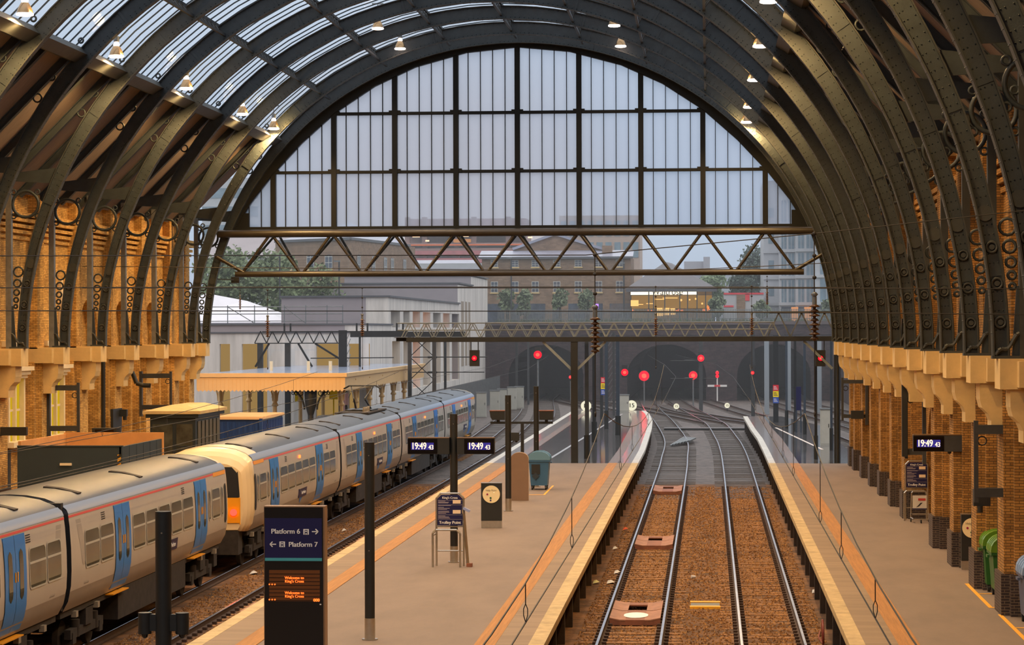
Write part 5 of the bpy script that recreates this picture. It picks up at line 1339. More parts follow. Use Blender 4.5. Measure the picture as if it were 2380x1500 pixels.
def wq(p, q, u, z0, z1, w, par):
    d = (q - p); d.z = 0; d.normalize(); c = p + (q - p) * u; nrm = Vector((d.y, -d.x, 0)) * .06; mb = MB(); pts = []
    for k in range(9):
        an = PI * k / 8; pts.append((c - d * (w / 2) * cos(an), z1 + .25 * sin(an)))
    vs = [(v.x + nrm.x, v.y + nrm.y, z) for v, z in pts] + [(c.x + d.x * w / 2 + nrm.x, c.y + d.y * w / 2 + nrm.y, z0), (c.x - d.x * w / 2 + nrm.x, c.y - d.y * w / 2 + nrm.y, z0)]
    mb.add(vs, [tuple(range(len(vs)))]); f_ = P(par, 'window', mb, WING, True)
    ba = MB()
    for k in (-.5, 0, .5): e = c + d * (w * k * .98) + nrm * 1.4; ba.cyl((e.x, e.y, z0), (e.x, e.y, z1 + .2), .04, 4)
    for z in (z0 + .05, (z0 + z1) / 2, z1): ba.bar(c - d * (w / 2) + nrm * 1.4 + Vector((0, 0, z - c.z)), c + d * (w / 2) + nrm * 1.4 + Vector((0, 0, z - c.z)), .06)
    P(f_, 'glazing_bars', ba, WINF, True); P(f_, 'sill', MB().bar(c - d * (w / 2 + .1) + nrm * 1.5 + Vector((0, 0, z0 - .1 - c.z)), c + d * (w / 2 + .1) + nrm * 1.5 + Vector((0, 0, z0 - .1 - c.z)), .2), STONE, True)
for u in (.18, .48, .72): wq(A, Bc, u, 13.7, 15.1, 1.3, t); wq(A, Bc, u, 8.6, 10.2, 1.3, t)
for u in (.12, .36, .56, .68, .9): wq(Bc, Cc, u, 13.2, 15.1, 1.25, t); wq(Bc, Cc, u, 8.2, 10.4, 1.25, t)
# glass-fronted flats
t = T('apartment_building', (10.6, 312, 7.2), 'pale glass-fronted block of flats at the foot of the roof arch', 'building')
FLAT = mat('flats_pale_cladding', (178, 180, 186), .4, 0, .06, 1); FGL = mat('flats_glass', (112, 132, 146), .12, 0, .35, .6, spec=.7)
for x0, x1, Y, zt in ((1775, 1812, 306, 24), (1812, 1850, 302, 24), (1850, 1895, 300, 24), (1895, 1990, 296, 24)):
    a, b = at(x0, 700, Y), at(x1, 700, Y)
    P(t, 'cladding', MB().box(a.x, b.x, Y, 325, 7, zt), FLAT, True)
    k = 0; z = 9.6; w = b.x - a.x
    while z < 22:
        P(t, 'floor_band', MB().box(a.x - .1, b.x + .05, Y - .25, Y, z - .35, z), FLAT, True)
        for u0, u1 in ((.12, .42), (.55, .9)):
            if x0 == 1775: P(t, 'small_window', MB().box(a.x + w * .3, a.x + w * .65, Y - .05, Y, z + .8, z + 1.9), FGL, True); break
            f_ = P(t, 'window', MB().box(a.x + w * u0, a.x + w * u1, Y - .06, Y, z, z + 2.6), FGL, True)
            P(f_, 'window_frame', MB().box(a.x + w * (u0 + u1) / 2 - .03, a.x + w * (u0 + u1) / 2 + .03, Y - .1, Y - .06, z, z + 2.6), FLAT, True)
        z += 3.1
    if x0 > 1775: P(t, 'ground_floor', MB().box(a.x + .2, b.x - .2, Y - .05, Y, 7.2, 9.1), WING, True)
for px in (1846, 1876): p = at(px, 715, 299); P(t, 'lit_doorway', MB().box(p.x - .35, p.x + .35, 295.8, 299, 7.3, 9.0), glow('lit_doorway', (240, 160, 100), .8) if 'lit_doorway' not in bpy.data.materials else bpy.data.materials['lit_doorway'], True)
# lit shop
t = T('shop_building', (-4, 306, 7.2), 'brightly lit glass-fronted shop under a dark slate gable roof', 'building')
a, b, pk = at(1465, 672, 300), at(1656, 672, 300), at(1553, 609, 308)
DSL = mat('dark_slate', (92, 90, 96), .6, 0, .15, .6)
P(t, 'roof', MB().add([(a.x - .6, 299.5, a.z), (b.x + .6, 299.5, a.z), (b.x + .6, 322, a.z), (a.x - .6, 322, a.z), (pk.x - .3, 308, pk.z), (pk.x + .3, 314, pk.z)], [(0, 1, 4), (1, 2, 5, 4), (2, 3, 5), (3, 0, 4, 5)]), DSL, True)
P(t, 'eaves_beam', MB().box(a.x - .5, b.x + .5, 299.6, 300.2, a.z - .35, a.z), DSL, True)
z_ = lambda py: at(0, py, 300).z
P(t, 'back_wall', MB().box(a.x, b.x, 306, 306.2, 7.2, a.z), mat('shop_inside', (190, 160, 110), .7), True)
P(t, 'light_strip', MB().box(a.x, at(1620, 685, 302).x, 301.5, 301.9, z_(691), z_(677)), glow('shop_light', (255, 232, 190), 2.6), True)
P(t, 'dim_wall_glow', MB().box(a.x, b.x, 304, 304.1, z_(722), z_(692)), glow('shop_dim_light', (190, 140, 60), .55), True)
for x0, x1, y0, y1 in ((1466, 1484, 712, 698), (1502, 1519, 707, 705), (1466, 1495, 709, 707), (1527, 1540, 735, 716), (1543, 1556, 733, 716), (1558, 1569, 732, 717), (1540, 1575, 694, 692), (1522, 1545, 697, 695)):
    p, q = at(x0, y0, 302.5), at(x1, y1, 302.5); P(t, 'lit_display', MB().box(p.x, q.x, 302.5, 302.6, p.z, q.z), WARMLIT, True)
for px in (1508, 1519, 1545, 1580, 1598, 1620, 1640, 1656): x = at(px, 700, 300).x; P(t, 'glazing_post', MB().box(x - .06, x + .06, 299.9, 300.05, 7.2, a.z - .3), STEELDK, True)
P(t, 'glazing_rail', MB().box(a.x, b.x, 299.9, 300.05, z_(693), z_(692)), STEELDK, True)
text(t, 'shop_lettering', 'Waitrose', .95, Vector((at(1551, 684, 299.8).x, 299.8, z_(686))) - t.location, mat('shop_letters', (70, 66, 50), .5), bold=.01)
for px, py, r in ((1471, 722, .14), (1507, 722, .12), (1515, 723, .12), (1573, 723, .12), (1579, 722, .2), (1585, 722, .12), (1636, 721, .14), (1645, 720, .14), (1632, 706, .12), (1650, 714, .36), (1617, 695, .12), (1603, 697, .1), (1583, 698, .14)):
    p = at(px, py, 301); P(t, 'hanging_lamp', MB().lathe((p.x, 301, p.z), [(0, -r), (r * .7, -r * .7), (r, 0), (r * .7, r * .7), (0, r)], 10), ORANGELIT if py > 710 else WARMLIT, True)
t = T('red_pavilion', (2.5, 300, 7.2), 'low pavilion with red bands beside the lit shop', 'building')
RDP = mat('pavilion_red', (214, 56, 66), .5)
p, q = at(1682, 681, 298), at(1775, 712, 298)
P(t, 'wall', MB().box(p.x, q.x, 298, 306, 7.2, p.z - .2), mat('pavilion_grey', (176, 172, 176), .6), True); P(t, 'top_band', MB().box(p.x, q.x, 297.9, 298, p.z - .2, p.z), RDP, True)
P(t, 'bottom_band', MB().box(p.x, at(1705, 700, 298).x, 297.9, 298, q.z - .1, q.z + .1), RDP, True); w_ = at(1732, 690, 298).x; P(t, 'red_opening', MB().box(w_, w_ + .5, 297.9, 298, at(0, 706, 298).z, at(0, 690, 298).z), RDP, True)
P(t, 'brown_door', MB().box(at(1712, 700, 298).x, at(1732, 700, 298).x, 297.9, 298, 7.2, at(0, 692, 298).z), BRICKO, True)
# half-built block with work lights
t = T('building_frame', (-38, 432, 7), 'half-built block with orange netting and work lights on each floor', 'building')
a, b = at(940, 610, 420), at(1215, 480, 420)
FR = mat('frame_brownish', (150, 118, 112), .8, 0, .15, .4); NET = mat('red_netting', (176, 100, 106), .8, 0, .2, 1)
P(t, 'core', MB().box(a.x, b.x, 428, 440, 7, 25), FR, True)
for py in (611, 583, 571, 545): z = at(0, py, 420).z; P(t, 'floor_slab', MB().box(a.x, b.x, 420, 428, z - .4, z), FR, True)
for py, c in ((583, NET), (600, NET)): z = at(0, py, 420).z; P(t, 'netting', MB().box(a.x, b.x, 419.8, 419.9, z - 1.2, z - .4), c, True)
P(t, 'orange_strip', MB().box(a.x, b.x, 419.7, 419.8, at(0, 577, 420).z, at(0, 574, 420).z), glow('orange_lit_line_glow', (220, 110, 50), .7), True)  # glowing strip stands for the orange-lit line of the slab edge
P(t, 'orange_strip', MB().box(at(1054, 563, 420).x, at(1095, 563, 420).x, 419.7, 419.8, at(0, 570, 420).z, at(0, 562, 420).z), mat('orange_plant', (226, 140, 50), .6), True)
for px in (945, 985, 1060, 1100, 1180): x = at(px, 570, 420).x; P(t, 'column', MB().box(x - .4, x + .4, 421, 422, 7, 25), FR, True)
for px, py, w in ((967, 550, 1.2), (993, 560, .6), (1080, 549, 1.3), (967, 586, 1.2), (980, 593, .8), (1037, 587, .6), (1077, 584, 1.0), (1186, 546, 1.2), (1232, 552, .7)):
    p = at(px, py, 421); P(t, 'work_light', MB().box(p.x - w / 2, p.x + w / 2, 421, 421.2, p.z - .12, p.z + .12), glow('work_light', (255, 190, 150), 2.5) if 'work_light' not in bpy.data.materials else bpy.data.materials['work_light'], True)
t = T('tower_block', (-12, 400, 7), 'tall tan panelled tower rising behind the gabled warehouse', 'building')
a, b = at(1300, 600, 385), at(1487, 480, 385)
P(t, 'tower_wall', MB().box(a.x, b.x, 385, 400, 7, 23.5), mat('tower_tan', (176, 152, 140), .7, 0, .1, .4), True)
for k in range(9):
    x = a.x + (b.x - a.x) * (k + .5) / 9
    for z in (17.2, 20.4): P(t, 'window_strip', MB().box(x - .45, x + .45, 384.9, 385, z, z + 2.3), FGL, True)
# buildings glimpsed beyond the trees through the arch haunch
t = T('office_building', (-62, 330, 5), 'pale office block and grey shed roof glimpsed through the roof arch', 'building')
p, q = at(470, 540, 330), at(660, 600, 330)
P(t, 'shed_roof', MB().add([(p.x, 330, q.z), (q.x, 330, q.z), (q.x, 340, at(0, 550, 340).z), (p.x, 340, at(0, 545, 340).z)], [(0, 1, 2, 3)]), GREYR, True); P(t, 'shed_wall', MB().box(p.x, q.x, 330.1, 345, 5, q.z), FLAT, True)
r_ = at(600, 430, 360); P(t, 'office_wall', MB().box(at(470, 500, 360).x, r_.x, 360, 375, 5, r_.z + 1), FLAT, True)
for k in range(3): P(t, 'glass_band', MB().box(at(470, 500, 360).x, r_.x, 359.9, 360, 20 + 2.6 * k, 21.4 + 2.6 * k), FGL, True)
t = T('grey_roofed_block', (-32, 345, 7), 'low block with a ribbed blue-grey roof beside the concrete building', 'building')
p, q = at(948, 630, 345), at(1118, 612, 345)
P(t, 'wall', MB().box(p.x, q.x, 345, 355, 7, q.z), FLAT, True)
rr = MB().add([(p.x, 344.8, p.z + .2), (q.x, 344.8, p.z + .2), (q.x - 1, 352, at(0, 610, 352).z), (p.x, 352, at(0, 610, 352).z)], [(0, 1, 2, 3)])
P(t, 'roof', rr, SLATE, True)
p = at(1700, 630, 420); S('distant_block', MB().box(at(1590, 630, 420).x, at(1645, 630, 420).x, 420, 430, 7, at(0, 616, 420).z).box(at(1635, 630, 420).x, at(1650, 630, 420).x, 419, 430, 7, at(0, 606, 420).z), mat('hazy_grey', (164, 164, 176), .8), 'hazy grey block on the skyline behind the lit shop', 'building')  # distance haze is put into this pale grey
S('distant_block', MB().box(at(1665, 630, 400).x, at(1715, 630, 400).x, 400, 410, 7, at(0, 638, 400).z), mat('hazy_grey_glass', (168, 174, 188), .5), 'hazy grey block between the two green trees', 'building')  # haze put into the base colour here too
for px, pt_, Y, lab in ((650, 595, 232, 'slim lamp post before the brick warehouse, beside the trees'), (788, 608, 240, 'slim lamp post at the corner of the brick warehouse'), (1188, 600, 288, 'slim lamp post before the gabled warehouse'), (1450, 612, 288, 'slim lamp post between the warehouse and the lit shop')):
    p = at(px, pt_, Y); zb = 5.6 if Y < 280 else 7.2
    t = T('lamp_post', (p.x, Y, zb), lab, 'lamp post'); P(t, 'post', MB().cyl((0, 0, 0), (0, 0, p.z - zb), .08, 6), STEELDK); P(t, 'lantern', MB().box(-.5, .1, -.1, .1, p.z - zb - .05, p.z - zb + .1), GALV)
# ================================================================== GANTRIES, SIGNALS, POSTS
GANT = mat('gantry_dark_brown', (36, 38, 40), .7, .1, .25, 2)
GANTL = mat('gantry_pale_brace', (132, 140, 142), .5, .2, .2, 3)
GY = 127.4
t = T('signal_gantry', (-6.6, GY, 0), 'long dark signal gantry with a pale lattice walkway across all tracks', 'gantry')
P(t, 'main_beam', MB().box(-14.95, 6.4, GY - .2, GY + .2, 5.96, 6.2), GANT, True)
P(t, 'back_beam', MB().box(-15.6, 6.4, GY + 1.0, GY + 1.2, 6.0, 6.2), GANT, True)
P(t, 'walkway', MB().box(-15.6, 6.4, GY + .2, GY + 1.0, 6.17, 6.2), STEELDK, True)
P(t, 'column', MB().box(-6.79, -6.45, GY - .17, GY + .17, 0, 5.96), GANT, True)
P(t, 'column', MB().box(6.12, 6.42, GY - .12, GY + .12, 0, 5.96), GANT, True)
for x, s in ((-6.62, -1), (-6.62, 1), (6.2, -1)):
    P(t, 'knee_brace', MB().bar((x + s * .15, GY, 4.6), (x + s * 1.55, GY, 5.96), .1, .12), GANTL, True)
for yy_ in (GY - .1, GY + 1.15):
    for z in (6.55, 6.9): P(t, 'hand_rail', MB().cyl((-15.4, yy_, z), (3.2, yy_, z), .03, 6), GANT if yy_ > GY else GANTL, True)
    lt = MB(); x = -15.2
    while x < 3.0:
        lt.bar((x, yy_, 6.2), (x + .36, yy_, 6.88), .045); lt.bar((x + .4, yy_, 6.88), (x + .76, yy_, 6.2), .045); x += .78
    P(t, 'lattice_rail', lt, GANTL, True)
lt = MB(); x = 2.9
while x < 6.2: lt.bar((x, GY + .6, 6.2), (x + .55, GY + .6, 7.35), .07); lt.bar((x + .55, GY + .6, 7.35), (x + 1.1, GY + .6, 6.2), .07); x += 1.12
P(t, 'end_lattice', lt, GALV, True); P(t, 'end_rail', MB().box(3.0, 6.4, GY + .5, GY + .7, 7.33, 7.43), STEELDK, True)
# second catenary structure behind, over the left tracks
t = T('catenary_gantry', (-23.5, 165, 0), 'lattice catenary gantry with a broad riveted post above the canopy', 'gantry')
x0, x1 = at(592, 770, 165).x, at(770, 770, 165).x
lt = MB(); zt, zb = 6.5, 5.75
lt.box(x0 + .5, -19.3, 164.9, 165.1, zt - .08, zt).box(x0, -23.6, 164.9, 165.1, zb - .06, zb); x = x0
while x < -24.2: lt.bar((x, 165, zb), (x + .38, 165, zt), .06); lt.bar((x + .38, 165, zt), (x + .76, 165, zb), .06); x += .77
P(t, 'lattice_beam', lt, GANT, True)
P(t, 'post', MB().box(-23.75, -23.25, 164.8, 165.2, 0, 6.55), GANT, True)
lp = MB()
for k in range(9): lp.bar((-23.22, 165, 2.0 + .5 * k), (-23.0, 165, 2.5 + .5 * k), .04)
P(t, 'post_lacing', lp, GANTL, True)
P(t, 'beam', MB().box(-23.0, -15.6, 164.85, 165.15, 6.1, 6.45), GANT, True)
for x, s in ((-28.3, 1), (-26.4, -1)): P(t, 'brace', MB().bar((x, 165, 5.7), (x - s * .9, 165, 4.2), .12), GANT, True)
P(t, 'knee_brace', MB().bar((-23.7, 165, 4.7), (-25.3, 165, 5.7), .12), GANT, True)
for x in (-29.0, -27.2): P(t, 'rear_post', MB().box(x - .25, x + .1, 166, 166.3, 0, 5.7), STEELDK, True)
for x in (-27.3, -26.9, -22.6, -21.9, -20.0, -19.6): P(t, 'insulator', MB().cyl((x, 165, 6.45), (x, 165, 7.0), .06, 8), BLACKST, True)
P(t, 'drop_tube', MB().cyl((-22.4, 165, 6.1), (-22.4, 165, 3.2), .07, 8), GANT, True)
P(t, 'registration_arm', MB().cyl((-25.6, 165, 4.75), (-20.2, 165, 4.78), .035, 6), BLACKST, True)
t = T('lattice_mast', (-18.6, 167, 0), 'cross-braced lattice mast behind the farthest train car', 'mast')
for x in (-.8, .8): P(t, 'upright', MB().box(x - .12, x + .12, -.12, .12, 0, 6.2), STEELDK)
lt = MB()
for k in range(4): lt.bar((-.8, 0, .3 + 1.5 * k), (.8, 0, 1.8 + 1.5 * k), .05); lt.bar((.8, 0, .3 + 1.5 * k), (-.8, 0, 1.8 + 1.5 * k), .05)
P(t, 'bracing', lt, GANT)

# ---- overhead line posts
def olepost(px, Y, zt, w, lab, M=GANT, z0=0, collar=False, cross=None):
    p = at(px, 900, Y); t = T('overhead_post', (p.x, Y, z0), lab, 'post', 'posts out beyond the roof')
    P(t, 'shaft', MB().box(-w / 2, w / 2, -w / 2, w / 2, 0, zt - z0), M)
    if collar: P(t, 'thick_base', MB().cyl((0, 0, 0), (0, 0, 1.2), w * .8, 10), BLACKST)
    if cross:
        for z, a, b in cross:
            c = P(t, 'registration_arm', MB().cyl((a, 0, z - z0), (b, 0, z - z0), .035, 6), BLACKST)
            P(c, 'insulator', MB().cyl((a * .55 + .05, 0, z - z0), (a * .25, 0, z - z0), .075, 8), BLACKST)
    return t
BLPOST = mat('slate_blue_post', (54, 64, 76), .5, .1, .15, 3)
olepost(1364, 131, 5.95, .2, 'slim blue-grey post on the wet island just right of the gantry column', BLPOST, 0, True)
olepost(1381, 150, 6.1, .2, 'brown post on the wet island, second from the gantry column', GANT, 0, True)
olepost(1398, 188, 6.3, .22, 'thin post carrying the red, yellow and blue notice on the island', GANT)
olepost(1409, 170, 6.2, .18, 'blue post with a thick base, fourth from the gantry column on the island', BLPOST, 0, True)
olepost(1436, 160, 6.2, .22, 'blue post right of the lattice post on the wet island', BLPOST, 0, True)
t = T('overhead_post', (at(1420, 900, 196).x, 196, 0), 'lattice post with a ladder on the wet island platform', 'post', 'posts out beyond the roof')
P(t, 'upright', MB().box(-.45, -.2, -.15, .15, 0, 6.3), GANT); P(t, 'upright', MB().box(.12, .3, -.15, .15, 0, 6.3), STEELDK)
lt = MB()
for k in range(12): lt.box(.3, .62, -.02, .02, .3 + .48 * k, .33 + .48 * k); lt.bar((-.2, 0, .3 + .5 * k), (.12, 0, .8 + .5 * k), .03)
P(t, 'ladder', lt.box(.6, .64, -.03, .03, 0, 6), GALV)
olepost(1750, 206, 6.4, .3, 'dark post carrying the red signal at the tip of the narrow platform', STEELDK, -1.1)
olepost(1803, 182, 6.1, .36, 'thick brown post with the red, yellow and blue notice on the narrow platform', GANT)
olepost(1828, 170.5, 6.1, .15, 'thin dark post behind the notice post of the narrow platform', BLPOST, 0, True)
olepost(1848, 165.5, 6.1, .15, 'thin dark post left of the blue nameboard on the narrow platform', GANT, 0, True)
olepost(1870, 161, 6.1, .15, 'thin dark post right of the blue nameboard on the narrow platform', BLPOST, 0, True)
olepost(1896, 130.5, 5.95, .14, 'thin brown post close to the roof end on the narrow platform', GANT, 0, True)
olepost(1932, 140, 6.0, .13, 'thin post beside the grey cabinet of the narrow platform', BLPOST, 0, True)
for i, (px, Y, lab) in enumerate(((1782, 232, 'pale grey thick post beyond the narrow platform, left one'), (1833, 240, 'pale grey thick post beyond the narrow platform, middle one'), (1904, 236, 'pale grey thick post beyond the narrow platform, next to the wall'))):
    olepost(px, Y, 5.8, .42, lab, mat('pale_grey_post', (142, 150, 158), .5), -1.1)
olepost(1629, 240, 6.4, .36, 'dark post with two cross arms in front of the middle tunnel', STEELDK, -1.1, cross=((1.95, -2.8, 1.5), (3.6, -2.8, 1.5)))
olepost(1035, 170, 5.9, .16, 'slim post with two cross arms behind the farthest train car', STEELDK, -1.1, cross=((3.75, -2.2, 2.6), (4.75, -2.2, 2.8)))
olepost(1228, 262, 5.6, .2, 'thin post left of the hanging red signal by the first tunnel', STEELDK, -1.1)
olepost(1201, 262, 5.2, .26, 'brown post in front of the first tunnel edge', GANT, -1.1)
for px, Y, zt, h, lab in ((1403, 187, 3.05, 1, 'red, yellow and blue notice plate among the island posts'), (1803, 181.5, 2.6, 1, 'red, yellow and blue notice plate on the thick brown post')):
    p = at(px, 900, Y); t = T('notice_plate', (p.x, Y - .12, zt - 1.25), lab, 'notice')
    for k, (c, nm) in enumerate((((46, 82, 170), 'blue_plate'), ((246, 212, 20), 'yellow_plate'), ((216, 36, 52), 'red_plate'))):
        pl_ = P(t, nm, MB().box(-.2, .2, -.03, 0, .43 * k, .43 * k + .42), mat(nm, c, .45)); pr_ = MB()
        for j in range(3): pr_.box(-.15, .13 - .05 * j, -.034, -.03, .43 * k + .1 + .09 * j, .43 * k + .135 + .09 * j)
        P(pl_, 'printed_lines', pr_, WHITE if k != 1 else BLACKST)
    P(t, 'clamp', MB().box(-.05, .05, 0, .06, .2, 1.1), STEELDK)
p = at(1856, 925, 164); t = T('nameboard', (p.x, 164, 0), 'narrow dark blue upright nameboard on the wet narrow platform', 'nameboard')
P(t, 'panel', MB().box(-.16, .16, -.03, .03, 1.4, 2.9), NAVY)
for x in (-.14, .14): P(t, 'leg', MB().cyl((x, 0, 0), (x, 0, 1.4), .05, 8), BLPOST)
# grey cabinets
CAB = mat('cabinet_grey', (174, 172, 162), .5, 0, .08, 2)
def cabinet(x, y, z, w, h, lab):
    t = T('equipment_cabinet', (x, y, z), lab, 'cabinet', 'grey equipment cabinets')
    P(t, 'box', MB().box(-w / 2, w / 2, -.25, .25, 0, h), CAB); P(t, 'cap', MB().box(-w / 2 - .04, w / 2 + .04, -.3, .3, h, h + .08), GALV)
    d = P(t, 'door', MB().box(-w / 2 + .04, w / 2 - .04, -.265, -.25, .08, h - .06), CAB); P(d, 'handle', MB().box(w / 2 - .14, w / 2 - .1, -.285, -.265, h * .5, h * .6), BLACKST)
cabinet(6.55, 146.5, 0, .58, 2.0, 'tall grey cabinet against the right edge of the wet narrow platform')
cabinet(-6.75, 205, 0, .85, 1.3, 'grey cabinet at the tip of the island beside the posts')
for px, Y, lab in ((1119, 225, 'grey cabinet by the palisade fence, closest to the train'), (1150, 232, 'grey cabinet by the palisade fence, second from the train'), (1167, 238, 'grey cabinet by the palisade fence, third from the train'), (1190, 246, 'grey cabinet left of the brown tunnel post'), (1207, 248, 'grey cabinet right of the brown tunnel post')):
    cabinet(at(px, 900, Y).x, Y, -1.1, .85, 2.1, lab)

# ---- signals
def signal(px, py, Y, lab, r=.2, post=0, box=True, hang=0, tall=.9):
    p = at(px, py, Y); t = T('railway_signal', (p.x, Y, p.z - .3), lab, 'signal', 'railway signals showing red')
    if box: P(t, 'backing_box', MB().box(-.24, .24, -.1, .2, -.1, tall), BLACKST)
    h_ = MB(); h_.torus((0, -.12, .3), r * 1.1, .02, 'Y', 16, 5); P(t, 'lens_hood', h_, BLACKST)
    P(t, 'red_glow_disc', MB().cyl((0, -.1, .3), (0, -.17, .3), r, 20), REDHALO)  # wide disc stands for the red halo round the lamp
    P(t, 'lit_lamp', MB().lathe((0, -.2, .3), [(0, -r * .5), (r * .42, -r * .3), (r * .5, 0), (r * .42, r * .3), (0, r * .5)], 12), REDLIT)
    if post: P(t, 'post', MB().cyl((0, .1, -.1), (0, .1, post - p.z + .3), .07, 8), GALV)
    if hang: [P(t, 'hanger', MB().box(x_, x_ + .04, 0, .1, tall, hang - p.z + .3), BLACKST) for x_ in (-.2, .16)]
    return t
signal(1103, 833, 127.6, 'red signal in a frame hung under the gantry beyond the train', .12, 0, True, 5.97, .7)
signal(1250, 825, 200, 'red signal high in front of the first tunnel', .3, -1.1)
signal(1452, 866, 206, 'red signal on the tip of the island above a grey cabinet', .27, 0)
signal(1497, 874, 262, 'largest red signal, facing out of the dark middle tunnel', .5, -1.1, False)
signal(1611, 873, 256, 'red signal left of the post with cross arms, low before the tunnel', .4, -1.1, False)
signal(1629, 833, 239, 'red signal fixed high on the post with cross arms', .3, 0)
signal(1749, 867, 205, 'small red signal on the dark post at the tip of the narrow platform', .13, 0, True)
signal(1907, 833, 127.6, 'small red signal hung under the gantry near the brick wall', .12, 0, True, 5.97, .7)
signal(1326, 877, 270, 'dim red signal peeping past the gantry column', .16, -1.1, False)
p = at(1667, 874, 268); t = T('buffer_stop', (p.x, 268, -1.1), 'white and red barred stop with two red lamps before the right tunnel', 'buffer stop')
P(t, 'cross_bar', MB().box(-1.0, 1.0, -.05, .05, 1.65, 1.85), WHITE); P(t, 'red_band', MB().box(-.3, .3, -.06, -.05, 1.65, 1.85), mat('stop_red', (220, 60, 70), .5)); P(t, 'post', MB().box(-.06, .06, 0, .1, 0, 3.3), WHITE)
for z in (2.75, 3.1): P(t, 'red_lamp', MB().cyl((0, -.05, z), (0, -.12, z), .17, 12), REDHALO)
# speed boards
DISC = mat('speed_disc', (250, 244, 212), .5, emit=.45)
def speed(px, py, Y, r, lab, base):
    p = at(px, py, Y); t = T('speed_sign', (p.x, Y, base), lab, 'speed sign', 'round speed signs reading 15'); h = p.z - base
    P(t, 'disc', MB().cyl((0, 0, h), (0, .04, h), r, 28), DISC); P(t, 'post', MB().cyl((0, .06, 0), (0, .06, h), .05, 8), BLACKST)
    text(t, 'digits', '15', r * 1.15, (0, -.005, h - .0), BLACKST, bold=r * .03)
speed(1362, 944, 209, .42, 'round speed sign half hidden behind the island posts', -1.1)
speed(1468, 943, 209.5, .42, 'largest clear round speed sign, at the tip of the island', -1.1)
speed(1572, 945, 240, .26, 'small round speed sign between the tracks before the middle tunnel', -1.1)
speed(1690, 943, 240, .24, 'small round speed sign left of the narrow platform tip', -1.1)

# ---- driver monitors on a T stand
a = at(1140, 983, 112); b = at(1285, 983, 112); c_ = at(1214, 983, 112)
t = T('monitor_stand', (c_.x, 112, 0), 'two hooded driver monitors on a black T-shaped stand', 'monitor stand')
P(t, 'post', MB().box(-.07, .07, -.07, .07, 0, c_.z), BLACKST); P(t, 'cross_bar', MB().box(a.x - c_.x, b.x - c_.x, -.05, .05, c_.z - .05, c_.z + .05), BLACKST)
for px, fl in ((1158, 1), (1270, 0)):
    x = at(px, 965, 112).x - c_.x; z = at(px, 975, 112).z
    m_ = P(t, 'monitor', MB().prism([(x - .32, z + .1), (x - .25, z - .02), (x + .3, z - .02), (x + .3, z + .36), (x - .36, z + .36)] if fl else [(x - .3, z - .02), (x + .3, z - .02), (x + .3, z + .36), (x - .3, z + .36)], -.25, .25), BLACKST)
    P(m_, 'top_plate', MB().box(x - .36, x + .32, -.27, .27, z + .36, z + .39), RUST); P(t, 'swivel', MB().cyl((x, 0, c_.z), (x, 0, z), .07, 8), BLACKST)

# ================================================================== OVERHEAD WIRES
def wire(pts, r, lab, name='overhead_wire', grp='overhead wires'): return S(name, MB().tube(pts, r, 5), CABLE, lab, 'wire', grp)
def catenary(x, ys, zc, zm, lab, drop, far=None, r=.0085, sag=1.05):
    "contact wire with a sagging carrier wire above and droppers between them"
    t = T('overhead_line', (x, ys[0], zc), lab, 'overhead line', 'overhead lines above the tracks')
    P(t, 'contact_wire', MB().tube([(x, y, zc) for y in (ys[0], ys[-1])] + (far or []), r, 5), CABLE, True)
    pts = []
    for a, b in zip(ys, ys[1:]):
        for i in range(12): u = i / 12; pts.append((x, a + (b - a) * u, zm - sag * 4 * u * (1 - u)))
    pts.append((x, ys[-1], zm)); P(t, 'carrier_wire', MB().tube(pts, r, 5), CABLE, True)
    for y in drop:
        zz = zm
        for a, b in zip(ys, ys[1:]):
            if a <= y <= b: u = (y - a) / (b - a); zz = zm - sag * 4 * u * (1 - u)
        mb = MB().tube([(x, y, zc + .18), (x, y, zz)], r * .7, 5)
        for s in (-1, 1): mb.tube([(x, y, zc), (x + s * .02, y, zc + .07), (x + s * .02, y, zc + .13), (x, y, zc + .18)], r * .7, 4)
        P(t, 'dropper', mb, CABLE, True)
    return t
catenary(-1.78, [-2, 44, 103], 3.75, 5.15, 'overhead line above the covered empty track', [25, 33.5, 52, 60, 68, 76, 88, 98], [(-1.9, 150, 3.8), (-3.4, 200, 3.8), (-6.5, 275, 3.8)])
catenary(1.62, [-2, 44, 103], 3.75, 5.15, 'overhead line above the track by the narrow platform', [25.5, 32, 38, 50, 57, 67, 77, 90], [(1.4, 150, 3.8), (.6, 200, 3.8), (-3.5, 275, 3.8)])
catenary(-12.4, [-10, 103], 3.8, 4.9, 'overhead line above the empty track beside the train', [66, 72, 80, 88, 96], [(-12.6, 180, 3.8), (-17, 275, 3.8)])
catenary(-15.7, [-10, 103], 3.85, 4.9, 'overhead line above the standing train', [52, 66, 74, 82, 90, 97], [(-16.1, 190, 3.8), (-20, 275, 3.8)])
